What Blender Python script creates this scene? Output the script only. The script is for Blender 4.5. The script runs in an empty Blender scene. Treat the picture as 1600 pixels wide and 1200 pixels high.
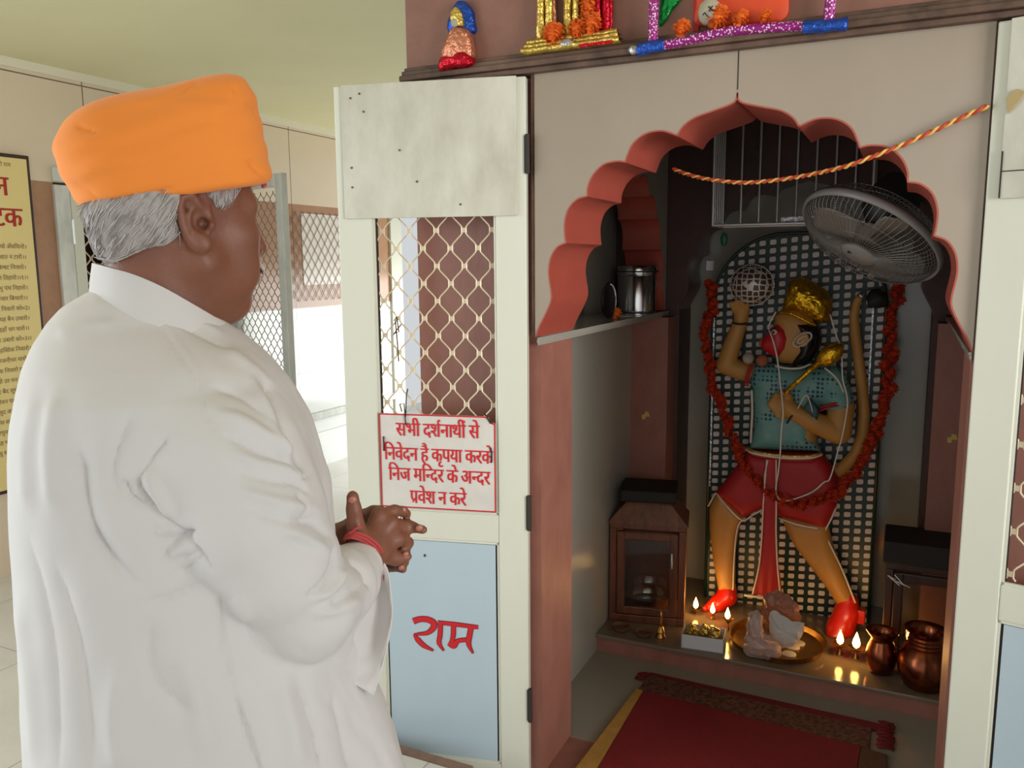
import bpy, bmesh, math, random
import numpy as np
from mathutils import Vector, Matrix, noise as mnoise

# ------------------------------------------------------------------ camera, sky, light, exposure
SC = bpy.context.scene
COL = SC.collection
FPX, YAW, PITCH, ROLL = 1287.75, -0.447124, 0.1455826, -0.0078182
CAMP = np.array([0.0, 0.0, 1.45])


def cam_axes():
    cy, sy, cp, sp = math.cos(YAW), math.sin(YAW), math.cos(PITCH), math.sin(PITCH)
    fwd = np.array([sy * cp, cy * cp, -sp])
    right = np.array([cy, -sy, 0.0])
    up = np.cross(right, fwd)
    c, s = math.cos(ROLL), math.sin(ROLL)
    return c * right + s * up, -s * right + c * up, fwd


AX_R, AX_U, AX_F = cam_axes()
cam_data = bpy.data.cameras.new('camera')
cam_data.sensor_width = 36.0
cam_data.lens = FPX * 36.0 / 1600.0
cam_data.clip_start = 0.02
cam = bpy.data.objects.new('camera', cam_data)
COL.objects.link(cam)
cam.matrix_world = Matrix(((AX_R[0], AX_U[0], -AX_F[0], CAMP[0]), (AX_R[1], AX_U[1], -AX_F[1], CAMP[1]),
                           (AX_R[2], AX_U[2], -AX_F[2], CAMP[2]), (0, 0, 0, 1)))
SC.camera = cam

SC.view_settings.view_transform = 'Standard'
SC.view_settings.look = 'None'
SC.view_settings.gamma = 1.0
SC.view_settings.use_curve_mapping = False
SC.view_settings.exposure = 0.0

world = bpy.data.worlds.new('overcast_sky')
SC.world = world
world.use_nodes = True
bg = world.node_tree.nodes['Background']
bg.inputs[0].default_value = (0.93, 0.97, 1.0, 1)
bg.inputs[1].default_value = 0.68


def area_light(name, loc, target, sx, sy, power, color):
    d = bpy.data.lights.new(name, 'AREA')
    d.shape = 'RECTANGLE'
    d.size, d.size_y, d.energy, d.color = sx, sy, power, color
    o = bpy.data.objects.new(name, d)
    COL.objects.link(o)
    o.location = loc
    o.rotation_euler = (Vector(target) - Vector(loc)).to_track_quat('-Z', 'Y').to_euler()
    return o


# daylight entering by the open sides of the hall (behind the visitor) and by the far end of the passage
area_light('daylight_open_side', (-3.6, -0.35, 1.5), (-0.8, 1.0, 1.05), 2.0, 2.2, 64, (0.88, 0.95, 1.0))
area_light('daylight_entrance', (0.9, -2.4, 1.7), (-0.2, 2.0, 1.0), 2.6, 2.0, 9, (1.0, 0.98, 0.95))
area_light('daylight_right_side', (2.5, 0.45, 1.5), (-0.7, 2.1, 1.3), 1.2, 1.7, 11.5, (1.0, 0.985, 0.96)).data.spread = math.radians(52)
area_light('daylight_passage_end', (-2.6, 6.3, 0.75), (-3.75, 4.6, 0.35), 1.4, 1.2, 40, (0.97, 1.0, 0.98))

# ------------------------------------------------------------------ projection helpers (pixel of the 1600x1200 frame -> world)
def ray(x, y):
    return (x - 800) * AX_R + (600 - y) * AX_U + FPX * AX_F


def pY(x, y, Y):
    v = ray(x, y)
    return CAMP + v * (Y / v[1])


def pX(x, y, X):
    v = ray(x, y)
    return CAMP + v * (X / v[0])


def pZ(x, y, Z):
    v = ray(x, y)
    return CAMP + v * ((Z - 1.45) / v[2])


# ------------------------------------------------------------------ materials
def lin(c):
    return tuple((v / 255 / 12.92) if v / 255 <= 0.04045 else ((v / 255 + 0.055) / 1.055) ** 2.4 for v in c) + (1.0,)


def mat(name, rgb, rough=0.5, metal=0.0, spec=0.5, sss=0.0, bump=0.0, bscale=40.0, var=0.0, vscale=6.0, var_rgb=None,
        coat=0.0, emit=None, estr=0.0, trans=0.0, stretch=(1, 1, 1), alpha=1.0, sheen=0.0):
    m = bpy.data.materials.new(name)
    m.use_nodes = True
    nt = m.node_tree
    b = nt.nodes['Principled BSDF']
    I = b.inputs
    I['Base Color'].default_value = lin(rgb)
    I['Roughness'].default_value = rough
    I['Metallic'].default_value = metal
    I['Specular IOR Level'].default_value = spec
    I['Coat Weight'].default_value = coat
    I['Transmission Weight'].default_value = trans
    I['Alpha'].default_value = alpha
    I['Sheen Weight'].default_value = sheen
    if sss:
        I['Subsurface Weight'].default_value = sss
        I['Subsurface Radius'].default_value = (0.01, 0.004, 0.002)
        I['Subsurface Scale'].default_value = 0.6
    if emit:
        I['Emission Color'].default_value = lin(emit)
        I['Emission Strength'].default_value = estr
    if bump or var:
        tc = nt.nodes.new('ShaderNodeTexCoord')
        mp = nt.nodes.new('ShaderNodeMapping')
        mp.inputs['Scale'].default_value = stretch
        nt.links.new(tc.outputs['Object'], mp.inputs[0])
    if var:
        n = nt.nodes.new('ShaderNodeTexNoise')
        n.inputs['Scale'].default_value = vscale
        n.inputs['Detail'].default_value = 6
        n.inputs['Roughness'].default_value = 0.65
        nt.links.new(mp.outputs[0], n.inputs['Vector'])
        r = nt.nodes.new('ShaderNodeMapRange')
        r.inputs[1].default_value, r.inputs[2].default_value = 0.35, 0.68
        r.inputs[3].default_value, r.inputs[4].default_value = 0.0, var
        nt.links.new(n.outputs['Fac'], r.inputs[0])
        mx = nt.nodes.new('ShaderNodeMix')
        mx.data_type = 'RGBA'
        mx.inputs[6].default_value = lin(rgb)
        mx.inputs[7].default_value = lin(var_rgb or tuple(v * 0.6 for v in rgb))
        nt.links.new(r.outputs[0], mx.inputs[0])
        nt.links.new(mx.outputs[2], I['Base Color'])
    if bump:
        n2 = nt.nodes.new('ShaderNodeTexNoise')
        n2.inputs['Scale'].default_value = bscale
        n2.inputs['Detail'].default_value = 4
        nt.links.new(mp.outputs[0], n2.inputs['Vector'])
        bp = nt.nodes.new('ShaderNodeBump')
        bp.inputs['Strength'].default_value = bump
        bp.inputs['Distance'].default_value = 0.01
        nt.links.new(n2.outputs['Fac'], bp.inputs['Height'])
        nt.links.new(bp.outputs[0], I['Normal'])
    return m


def tile_mat(name, rgb, pitch, joint, ax=(1, 2), off=(0, 0), rough=0.2, width=0.004, var=0.0, var_rgb=None, vscale=3.0):
    """glazed tile with thin joints: pitch along the two world axes named in ax (0 = no joints that way)"""
    m = mat(name, rgb, rough=rough, var=var or 0.001, var_rgb=var_rgb, vscale=vscale)
    nt = m.node_tree
    b = nt.nodes['Principled BSDF']
    src = b.inputs['Base Color'].links[0].from_socket
    geo = nt.nodes.new('ShaderNodeNewGeometry')
    sep = nt.nodes.new('ShaderNodeSeparateXYZ')
    nt.links.new(geo.outputs['Position'], sep.inputs[0])
    last = None
    for a, p, o in zip(ax, pitch, off):
        if not p:
            continue
        ad = nt.nodes.new('ShaderNodeMath'); ad.operation = 'SUBTRACT'; ad.inputs[1].default_value = o - 50 * p
        nt.links.new(sep.outputs[a], ad.inputs[0])
        mo = nt.nodes.new('ShaderNodeMath'); mo.operation = 'MODULO'; mo.inputs[1].default_value = p
        nt.links.new(ad.outputs[0], mo.inputs[0])
        lt = nt.nodes.new('ShaderNodeMath'); lt.operation = 'LESS_THAN'; lt.inputs[1].default_value = width
        nt.links.new(mo.outputs[0], lt.inputs[0])
        if last is None:
            last = lt
        else:
            mx = nt.nodes.new('ShaderNodeMath'); mx.operation = 'MAXIMUM'
            nt.links.new(last.outputs[0], mx.inputs[0]); nt.links.new(lt.outputs[0], mx.inputs[1])
            last = mx
    if last is not None:
        mix = nt.nodes.new('ShaderNodeMix'); mix.data_type = 'RGBA'
        nt.links.new(last.outputs[0], mix.inputs[0])
        nt.links.new(src, mix.inputs[6])
        mix.inputs[7].default_value = lin(joint)
        nt.links.new(mix.outputs[2], b.inputs['Base Color'])
    return m


M = {}
M['ceiling'] = mat('ceiling_paint', (220, 214, 172), 0.7, var=0.35, var_rgb=(202, 198, 152), vscale=1.2)
M['cream_tile'] = tile_mat('cream_wall_tile', (220, 203, 180), (0.765, 5.0), (110, 98, 82), ax=(1, 2), off=(2.94, 2.338), rough=0.16, var=0.35, var_rgb=(212, 192, 166), width=0.006)
M['brown_tile'] = tile_mat('brown_wall_tile', (172, 130, 98), (0.765, 0), (84, 62, 44), ax=(1, 2), off=(2.94, 0), rough=0.22, var=0.5, var_rgb=(148, 104, 72), vscale=9, width=0.006)
M['white_tile'] = tile_mat('white_wall_tile', (240, 242, 240), (0.765, 0.45), (160, 160, 156), ax=(1, 2), off=(2.94, 0.70), rough=0.12)
M['facade'] = mat('cream_marble_tile', (156, 142, 126), 0.16, var=0.4, var_rgb=(140, 126, 109), vscale=2.2)
M['pink_stone'] = mat('pinkish_brown_stone', (156, 104, 90), 0.42, var=0.6, var_rgb=(132, 84, 70), vscale=14, bump=0.08, bscale=60, stretch=(1, 1, 0.45))
M['upper_stone'] = mat('dusty_brown_stone', (138, 96, 81), 0.6, var=0.6, var_rgb=(112, 74, 61), vscale=8, bump=0.1, bscale=50)
M['ledge_stone'] = mat('weathered_ledge_stone', (112, 84, 68), 0.6, var=0.9, var_rgb=(58, 42, 32), vscale=9, bump=0.25, bscale=40)
M['salmon'] = mat('salmon_red_paint', (166, 78, 63), 0.36, var=0.45, var_rgb=(148, 64, 53), vscale=7, bump=0.05, bscale=25)
M['grey_tile'] = mat('grey_green_tile', (160, 156, 144), 0.14, var=0.25, var_rgb=(146, 141, 129), vscale=2.0)
M['darkish'] = mat('dark_brown_wall', (84, 54, 46), 0.5, var=0.7, var_rgb=(46, 29, 25), vscale=5)  # dark reddish brown, darker in random blotches
M['platform'] = mat('brown_grey_platform_tile', (124, 108, 90), 0.14, var=0.3, var_rgb=(108, 92, 74), vscale=3.0)
M['floor_in'] = mat('grey_floor_tile', (146, 139, 124), 0.18, var=0.25, var_rgb=(146, 136, 118), vscale=2.5)
M['floor_out'] = tile_mat('pale_floor_tile', (214, 210, 202), (0.6, 0.6), (160, 152, 140), ax=(0, 1), off=(0.1, 0.05), rough=0.15, var=0.2)
M['brown_strip'] = mat('brown_granite_strip', (138, 104, 82), 0.3, var=0.5, vscale=30)
M['cream_frame'] = mat('cream_powder_coat', (209, 209, 194), 0.32, var=0.25, var_rgb=(196, 193, 174), vscale=5, stretch=(2, 2, 0.5))
M['board'] = mat('smudged_white_laminate', (203, 200, 186), 0.4, var=1.0, var_rgb=(172, 168, 151), vscale=5, stretch=(1.3, 1.3, 0.6))
M['blue_panel'] = mat('pale_blue_panel', (176, 192, 201), 0.3, var=0.3, var_rgb=(164, 179, 186), vscale=3, stretch=(1.5, 1.5, 0.5))
M['dark_gap'] = mat('dark_rubber_gasket', (42, 34, 28), 0.7)
M['wire_cream'] = mat('cream_grille_wire', (206, 190, 160), 0.35, metal=0.2)
M['grey_metal'] = mat('dull_aluminium', (214, 215, 209), 0.45, metal=0.05, var=0.5, var_rgb=(150, 150, 142), vscale=14, stretch=(1, 1, 0.3))
M['mesh_dark'] = mat('dark_mesh_wire', (128, 118, 106), 0.5, metal=0.3)
M['sign_white'] = mat('sign_white_board', (210, 204, 196), 0.45, var=0.2, vscale=10)
M['red_letter'] = mat('red_letter_paint', (196, 22, 34), 0.5)
M['dark_red'] = mat('dark_red_paint', (120, 14, 20), 0.5)
M['poster'] = mat('yellow_printed_board', (226, 206, 140), 0.4, var=0.3, var_rgb=(214, 190, 118), vscale=2)
M['poster_ink'] = mat('brown_print_ink', (120, 92, 56), 0.6)
M['poster_red'] = mat('poster_red_ink', (168, 34, 26), 0.6)
M['black'] = mat('black_matte', (18, 16, 15), 0.6)
M['black_gloss'] = mat('black_gloss', (20, 18, 18), 0.2)
M['steel'] = mat('polished_steel', (196, 196, 194), 0.16, metal=1.0)
M['steel_dull'] = mat('dull_steel_bar', (222, 224, 222), 0.3, metal=0.45)
M['brass'] = mat('old_brass', (206, 160, 84), 0.3, metal=1.0, var=0.5, var_rgb=(140, 94, 48), vscale=20)
M['copper'] = mat('copper_vessel', (172, 98, 66), 0.26, metal=1.0, var=0.7, var_rgb=(92, 50, 36), vscale=18)
M['gold_foil'] = mat('crinkled_gold_foil', (226, 176, 38), 0.2, metal=0.9, bump=0.7, bscale=55)
M['pale_gold_foil'] = mat('crinkled_pale_gold_foil', (214, 184, 96), 0.26, metal=0.85, bump=0.8, bscale=70)
M['red_foil'] = mat('crinkled_red_foil', (190, 16, 40), 0.26, metal=0.7, bump=0.8, bscale=60)
M['blue_foil'] = mat('crinkled_blue_foil', (44, 84, 178), 0.28, metal=0.7, bump=0.8, bscale=70)
M['copper_foil'] = mat('crinkled_copper_foil', (206, 134, 104), 0.3, metal=0.7, bump=0.8, bscale=70)
M['green_foil'] = mat('crinkled_green_foil', (24, 140, 62), 0.28, metal=0.7, bump=0.8, bscale=60)
M['silver_foil'] = mat('crinkled_silver_foil', (200, 200, 206), 0.22, metal=0.9, bump=0.8, bscale=60)
M['marigold'] = mat('orange_marigold', (232, 112, 20), 0.75, var=0.5, var_rgb=(206, 78, 10), vscale=60, bump=0.5, bscale=180)
M['marigold_deep'] = mat('deep_orange_marigold', (206, 62, 14), 0.8, var=0.6, var_rgb=(170, 40, 10), vscale=60, bump=0.5, bscale=160)
M['orange_idol'] = mat('vermilion_paint', (214, 74, 30), 0.5, var=0.4, var_rgb=(190, 48, 26), vscale=10)
M['clay'] = mat('fired_clay', (112, 76, 52), 0.75, var=0.4, vscale=20)
M['clay_pale'] = mat('pale_clay_pot', (172, 164, 142), 0.7, var=0.3, vscale=20)
M['wood'] = mat('varnished_brown_wood', (128, 72, 44), 0.38, var=0.8, var_rgb=(74, 38, 22), vscale=9, stretch=(4, 4, 0.6))
M['dark_wood'] = mat('dark_brown_wood', (66, 38, 26), 0.4, var=0.7, var_rgb=(36, 20, 14), vscale=9, stretch=(4, 4, 0.6))
M['soot_black'] = mat('soot_black_board', (30, 24, 20), 0.7, var=0.4, vscale=12)
M['ochre'] = mat('ochre_painted_skin', (190, 138, 70), 0.5, var=0.35, var_rgb=(166, 114, 54), vscale=8)
M['red_cloth'] = mat('crimson_painted_cloth', (172, 28, 32), 0.55, var=0.3, var_rgb=(146, 20, 26), vscale=12)
M['red_gloss'] = mat('glossy_vermilion', (212, 34, 18), 0.28, var=0.3, vscale=12)
M['pearl'] = mat('white_pearl_trim', (222, 212, 198), 0.5)
M['thread_white'] = mat('white_cotton_thread', (226, 220, 214), 0.8)
M['carpet_red'] = mat('red_carpet_pile', (126, 12, 20), 0.95, var=0.4, var_rgb=(100, 8, 15), vscale=20, bump=0.5, bscale=240)
M['carpet_yellow'] = mat('yellow_carpet_border', (186, 140, 62), 0.95, var=0.5, var_rgb=(150, 104, 40), vscale=25, bump=0.5, bscale=240)
M['carpet_dark'] = mat('dark_floral_carpet_band', (58, 18, 18), 0.95, var=0.8, var_rgb=(128, 84, 56), vscale=70, bump=0.5, bscale=200)
M['carpet_fringe'] = mat('maroon_carpet_fringe', (116, 22, 26), 0.95, var=0.4, vscale=40)
M['white_card'] = mat('white_card', (212, 212, 216), 0.6)
M['paper'] = mat('crumpled_white_paper', (206, 206, 204), 0.7, bump=0.4, bscale=30)
M['plastic_bag'] = mat('clear_crumpled_plastic', (224, 206, 200), 0.14, trans=0.55, bump=0.9, bscale=40)
M['coin'] = mat('white_round_disc', (228, 222, 212), 0.5)
M['fan_grey'] = mat('grey_fan_plastic', (132, 128, 124), 0.4)
M['fan_blade'] = mat('pale_fan_blade', (128, 120, 108), 0.35)
M['fan_wire'] = mat('fan_guard_wire', (128, 124, 118), 0.35, metal=0.5)
M['fan_dark'] = mat('fan_motor_black', (34, 31, 30), 0.5)
M['flame'] = mat('lamp_flame', (255, 200, 110), 0.5, emit=(255, 196, 96), estr=26)
M['wick'] = mat('charred_wick', (40, 30, 24), 0.9)
M['rope_red'] = mat('red_twisted_strand', (186, 58, 34), 0.7)
M['rope_yellow'] = mat('yellow_twisted_strand', (222, 172, 84), 0.7)
M['glass'] = mat('dusty_glass', (235, 235, 235), 0.05, trans=1.0, alpha=0.35)
M['skin'] = mat('brown_skin', (138, 88, 67), 0.44, spec=0.45, sss=0.12, var=0.45, var_rgb=(112, 69, 53), vscale=22, bump=0.08, bscale=260)
M['hair'] = mat('grey_white_hair', (178, 170, 166), 0.5, var=0.5, var_rgb=(140, 132, 128), vscale=70)
M['cotton'] = mat('white_cotton_cloth', (221, 217, 215), 0.85, bump=0.05, bscale=700, sheen=0.1)
M['turban'] = mat('orange_turban_cloth', (255, 150, 58), 0.85, bump=0.06, bscale=500, sheen=0.15, var=0.3, var_rgb=(252, 136, 44), vscale=5)
M['kalava'] = mat('red_cotton_wrist_thread', (188, 74, 72), 0.85)
M['nail'] = mat('pink_fingernail', (176, 112, 94), 0.35)
M['eye_white'] = mat('eye_white', (214, 204, 192), 0.3)
M['leather'] = mat('brown_leather', (84, 54, 36), 0.5)

# ------------------------------------------------------------------ object helpers
class MB:
    """collects shapes that end up as ONE mesh object"""
    def __init__(s):
        s.v, s.f, s.m = [], [], []
        s.mi = 0

    def add(s, verts, faces):
        n = len(s.v)
        s.v += [tuple(map(float, p)) for p in verts]
        s.f += [tuple(i + n for i in f) for f in faces]
        s.m += [s.mi] * len(faces)
        return s

    def box(s, a, b):
        x0, y0, z0 = [min(p, q) for p, q in zip(a, b)]
        x1, y1, z1 = [max(p, q) for p, q in zip(a, b)]
        return s.add([(x0, y0, z0), (x1, y0, z0), (x1, y1, z0), (x0, y1, z0), (x0, y0, z1), (x1, y0, z1), (x1, y1, z1), (x0, y1, z1)],
                     [(3, 2, 1, 0), (4, 5, 6, 7), (0, 1, 5, 4), (1, 2, 6, 5), (2, 3, 7, 6), (3, 0, 4, 7)])

    def obox(s, c, ex, ey, ez):
        """oriented box: centre and three half-extent vectors"""
        c, ex, ey, ez = map(np.array, (c, ex, ey, ez))
        vs = [c + i * ex + j * ey + k * ez for k in (-1, 1) for (i, j) in ((-1, -1), (1, -1), (1, 1), (-1, 1))]
        return s.add(vs, [(3, 2, 1, 0), (4, 5, 6, 7), (0, 1, 5, 4), (1, 2, 6, 5), (2, 3, 7, 6), (3, 0, 4, 7)])

    def prism(s, poly, o, ex, ey, en):
        """poly: 2D points in the frame o, ex, ey; extruded along the vector en"""
        o, ex, ey, en = map(np.array, (o, ex, ey, en))
        n = len(poly)
        a = [o + p[0] * ex + p[1] * ey for p in poly]
        b = [p + en for p in a]
        return s.add(a + b, [tuple(range(n)), tuple(range(2 * n - 1, n - 1, -1))] +
                     [(i, i + n, (i + 1) % n + n, (i + 1) % n) for i in range(n)])

    def strip(s, A, B):
        n = len(A)
        return s.add(list(A) + list(B), [(i, i + 1, n + i + 1, n + i) for i in range(n - 1)])

    def grid(s, rows, close=False):
        nr, nc = len(rows), len(rows[0])
        vs = [p for r in rows for p in r]
        fs = []
        for i in range(nr - 1):
            for j in range(nc if close else nc - 1):
                k = (j + 1) % nc
                fs.append((i * nc + j, i * nc + k, (i + 1) * nc + k, (i + 1) * nc + j))
        return s.add(vs, fs)

    def tube(s, pts, r, seg=8, closed=False, caps=True, flat=1.0):
        pts = [np.array(p, float) for p in pts]
        n = len(pts)
        rs = list(r) if hasattr(r, '__len__') else [r] * n
        rows = []
        up = None
        for i in range(n):
            a = pts[(i - 1) % n] if (closed or i > 0) else pts[i]
            b = pts[(i + 1) % n] if (closed or i < n - 1) else pts[i]
            t = b - a
            t = t / (np.linalg.norm(t) + 1e-12)
            if up is None:
                up = np.array([0, 0, 1.0]) if abs(t[2]) < 0.9 else np.array([1.0, 0, 0])
            sd = np.cross(t, up)
            sd /= np.linalg.norm(sd) + 1e-12
            up = np.cross(sd, t)
            rows.append([pts[i] + rs[i] * (math.cos(2 * math.pi * k / seg) * sd + flat * math.sin(2 * math.pi * k / seg) * up) for k in range(seg)])
        if closed:
            rows.append(rows[0])
        s.grid(rows, True)
        if caps and not closed:
            n0 = len(s.v)
            s.add(rows[0], [tuple(range(seg - 1, -1, -1))])
            s.add(rows[-1], [tuple(range(seg))])
        return s

    def lathe(s, prof, c, seg=32, axis=(0, 0, 1), sx=1.0, sy=1.0, caps=True):
        c = np.array(c, float)
        az = np.array(axis, float)
        az /= np.linalg.norm(az)
        ax = np.cross((0, 1, 0) if abs(az[1]) < 0.9 else (1, 0, 0), az)
        ax /= np.linalg.norm(ax)
        ay = np.cross(az, ax)
        rows = [[c + z * az + r * (sx * math.cos(2 * math.pi * k / seg) * ax + sy * math.sin(2 * math.pi * k / seg) * ay) for k in range(seg)] for r, z in prof]
        s.grid(rows, True)
        if caps:
            s.add(rows[0], [tuple(range(seg - 1, -1, -1))])
            s.add(rows[-1], [tuple(range(seg))])
        return s

    def ball(s, c, r, seg=16, rings=10, sc=(1, 1, 1)):
        c = np.array(c, float)
        rows = []
        for i in range(rings + 1):
            t = math.pi * i / rings
            rows.append([c + r * np.array([sc[0] * max(math.sin(t), 1e-3) * math.cos(2 * math.pi * k / seg),
                                           sc[1] * max(math.sin(t), 1e-3) * math.sin(2 * math.pi * k / seg), -sc[2] * math.cos(t)]) for k in range(seg)])
        return s.grid(rows, True)

    def build(s, name, mats, parent=None, smooth=False, bevel=0.0, kind=None, angle=None, normals=True, bseg=2):
        me = bpy.data.meshes.new(name)
        v = np.array(s.v)
        lo, hi = v.min(0), v.max(0)
        c = np.array([(lo[0] + hi[0]) / 2, (lo[1] + hi[1]) / 2, lo[2]])
        me.from_pydata((v - c).tolist(), [], s.f)
        if not isinstance(mats, (list, tuple)):
            mats = [mats]
        for m in mats:
            me.materials.append(m)
        if len(mats) > 1:
            me.polygons.foreach_set('material_index', s.m)
        if normals:
            bm = bmesh.new()
            bm.from_mesh(me)
            bmesh.ops.remove_doubles(bm, verts=bm.verts, dist=1e-6)
            bmesh.ops.recalc_face_normals(bm, faces=bm.faces)
            bm.to_mesh(me)
            bm.free()
        if smooth:
            me.polygons.foreach_set('use_smooth', [True] * len(me.polygons))
            if angle:
                me.set_sharp_from_angle(angle=math.radians(angle))
        me.update()
        o = bpy.data.objects.new(name, me)
        COL.objects.link(o)
        o.location = c
        if parent is not None:
            o.parent = parent
            bpy_inv[o.name] = 1
            o.matrix_parent_inverse = root_matrix(parent).inverted()
        if bevel:
            md = o.modifiers.new('bevel', 'BEVEL')
            md.width, md.segments, md.limit_method = bevel, bseg, 'ANGLE'
        if kind:
            o['kind'] = kind
        return o


bpy_inv = {}


def root_matrix(o):
    """world matrix of an object whose chain of parents uses matrix_parent_inverse (no depsgraph update needed)"""
    m = Matrix.Translation(o.location) @ o.rotation_euler.to_matrix().to_4x4()
    if o.parent:
        return root_matrix(o.parent) @ o.matrix_parent_inverse @ m
    return m


def tag(o, label, cat, group=None, kind=None):
    o['label'] = label
    o['category'] = cat
    if group:
        o['group'] = group
    if kind:
        o['kind'] = kind
    return o


def thing(name, label, cat, loc, rz=0.0, group=None):
    o = bpy.data.objects.new(name, None)
    COL.objects.link(o)
    o.location = tuple(map(float, loc))
    o.rotation_euler = (0, 0, rz)
    o.empty_display_size = 0.05
    return tag(o, label, cat, group)


def copy_thing(root, delta, label):
    """copy of a thing with its parts and sub-parts, moved by delta"""
    r = root.copy()
    COL.objects.link(r)
    r.location = Vector(root.location) + Vector(delta)
    r['label'] = label
    for ch in list(root.children):
        c = ch.copy()
        COL.objects.link(c)
        c.parent = r
        for g in list(ch.children):
            d = g.copy()
            COL.objects.link(d)
            d.parent = c
    return r


def catmull(pts, n=8, closed=False):
    P = [np.array(p, float) for p in pts]
    out = []
    N = len(P)
    rng = range(N if closed else N - 1)
    for i in rng:
        p0 = P[(i - 1) % N] if (closed or i > 0) else 2 * P[0] - P[1]
        p1, p2 = P[i], P[(i + 1) % N]
        p3 = P[(i + 2) % N] if (closed or i < N - 2) else 2 * P[-1] - P[-2]
        for k in range(n):
            t = k / n
            out.append(0.5 * ((2 * p1) + (-p0 + p2) * t + (2 * p0 - 5 * p1 + 4 * p2 - p3) * t * t + (-p0 + 3 * p1 - 3 * p2 + p3) * t ** 3))
    if not closed:
        out.append(P[-1])
    return out


# ------------------------------------------------------------------ signed distance toolkit -> surface-net meshes
def smin(a, b, k):
    h = np.clip(0.5 + 0.5 * (b - a) / k, 0, 1)
    return b + (a - b) * h - k * h * (1 - h)


def smax(a, b, k):
    return -smin(-a, -b, k)


def sd_cone(P, a, b, ra, rb):
    """capsule with two radii"""
    a, b = np.asarray(a, float), np.asarray(b, float)
    ab = b - a
    t = np.clip(((P - a) @ ab) / max(ab @ ab, 1e-12), 0, 1)
    return np.linalg.norm(P - a - t[:, None] * ab, axis=1) - (ra + (rb - ra) * t)


def sd_ell(P, c, r, rot=None):
    q = P - np.asarray(c, float)
    if rot is not None:
        q = q @ np.asarray(rot, float).T
    r = np.asarray(r, float)
    k0 = np.linalg.norm(q / r, axis=1)
    k1 = np.linalg.norm(q / (r * r), axis=1)
    return k0 * (k0 - 1.0) / np.maximum(k1, 1e-9)


def sd_ball(P, c, r):
    return np.linalg.norm(P - np.asarray(c, float), axis=1) - r


def sd_chain(P, pts, rs, k=None):
    d = None
    for i in range(len(pts) - 1):
        e = sd_cone(P, pts[i], pts[i + 1], rs[i], rs[i + 1])
        d = e if d is None else (smin(d, e, k) if k else np.minimum(d, e))
    return d


def nets(fn, lo, hi, h, n=20, lip=1.6):
    """block-sparse surface nets of the field fn(P) on the box lo..hi with cell size h"""
    lo = np.asarray(lo, float)
    hi = np.asarray(hi, float)
    N = np.ceil((hi - lo) / h).astype(int) + 1
    nb = np.ceil(N / n).astype(int)
    bi = np.stack(np.meshgrid(*[np.arange(k) for k in nb], indexing='ij'), -1).reshape(-1, 3)
    cen = lo + (bi * n + n / 2) * h
    f0 = fn(cen)
    bi = bi[np.abs(f0) < lip * n * h * 0.5 * 1.75]
    g = np.arange(n + 1)
    gi = np.stack(np.meshgrid(g, g, g, indexing='ij'), -1)
    S = (N + n + 3).astype(np.int64)
    ids, pos, quads = [], [], []
    cid = lambda I: (I[..., 0] * S[1] + I[..., 1]) * S[2] + I[..., 2]
    for b in bi:
        I0 = b * n
        P = (lo + (I0 + gi) * h).reshape(-1, 3)
        F = fn(P).reshape(n + 1, n + 1, n + 1)
        ins = F < 0
        if ins.all() or not ins.any():
            continue
        acc = np.zeros((n, n, n, 3))
        cnt = np.zeros((n, n, n))
        for ax in range(3):
            a = np.take(F, np.arange(n), ax)
            c = np.take(F, np.arange(1, n + 1), ax)
            cr = (a < 0) != (c < 0)
            t = np.where(cr, a / np.where(a == c, 1, a - c), 0)
            o = [q for q in range(3) if q != ax]
            for da in (0, 1):
                for db in (0, 1):
                    sl = [slice(None)] * 3
                    sl[o[0]] = slice(da, da + n)
                    sl[o[1]] = slice(db, db + n)
                    c2, t2 = cr[tuple(sl)], t[tuple(sl)]
                    cnt += c2
                    acc[..., ax] += np.where(c2, t2, 0)
                    acc[..., o[0]] += np.where(c2, da, 0)
                    acc[..., o[1]] += np.where(c2, db, 0)
            # quads for the edges owned by this block
            sl = [slice(0, n)] * 3
            co = cr[tuple(sl)]
            E = np.argwhere(co)
            if len(E):
                E = E + I0
                u = np.zeros(3, int); u[o[0]] = 1
                w = np.zeros(3, int); w[o[1]] = 1
                q = np.stack([cid(E - u - w + 1), cid(E - w + 1), cid(E + 1), cid(E - u + 1)], 1)
                sg = (a[tuple(sl)] < 0)[co]
                if ax == 1:
                    sg = ~sg
                q[~sg] = q[~sg][:, ::-1]
                quads.append(q)
        act = cnt > 0
        C = np.argwhere(act)
        ids.append(cid(C + I0 + 1))
        pos.append(lo + (C + I0 + acc[act] / cnt[act][:, None]) * h)
    ids = np.concatenate(ids)
    pos = np.concatenate(pos)
    quads = np.concatenate(quads)
    srt = np.argsort(ids)
    ids, pos = ids[srt], pos[srt]
    k = np.searchsorted(ids, quads).clip(0, len(ids) - 1)
    ok = (ids[k] == quads).all(1)
    return pos, k[ok]


def vnormals(V, Q):
    a, b, c, d = (V[Q[:, i]] for i in range(4))
    fn = np.cross(c - a, d - b)
    N = np.zeros_like(V)
    for i in range(4):
        np.add.at(N, Q[:, i], fn)
    return N / np.maximum(np.linalg.norm(N, axis=1, keepdims=True), 1e-12)


def relax(V, Q, it=2, w=0.5):
    for _ in range(it):
        S = np.zeros_like(V)
        c = np.zeros(len(V))
        for i in range(4):
            for j in ((i + 1) % 4, (i - 1) % 4):
                np.add.at(S, Q[:, i], V[Q[:, j]])
                np.add.at(c, Q[:, i], 1)
        V = V * (1 - w) + w * S / np.maximum(c, 1)[:, None]
    return V


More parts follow.
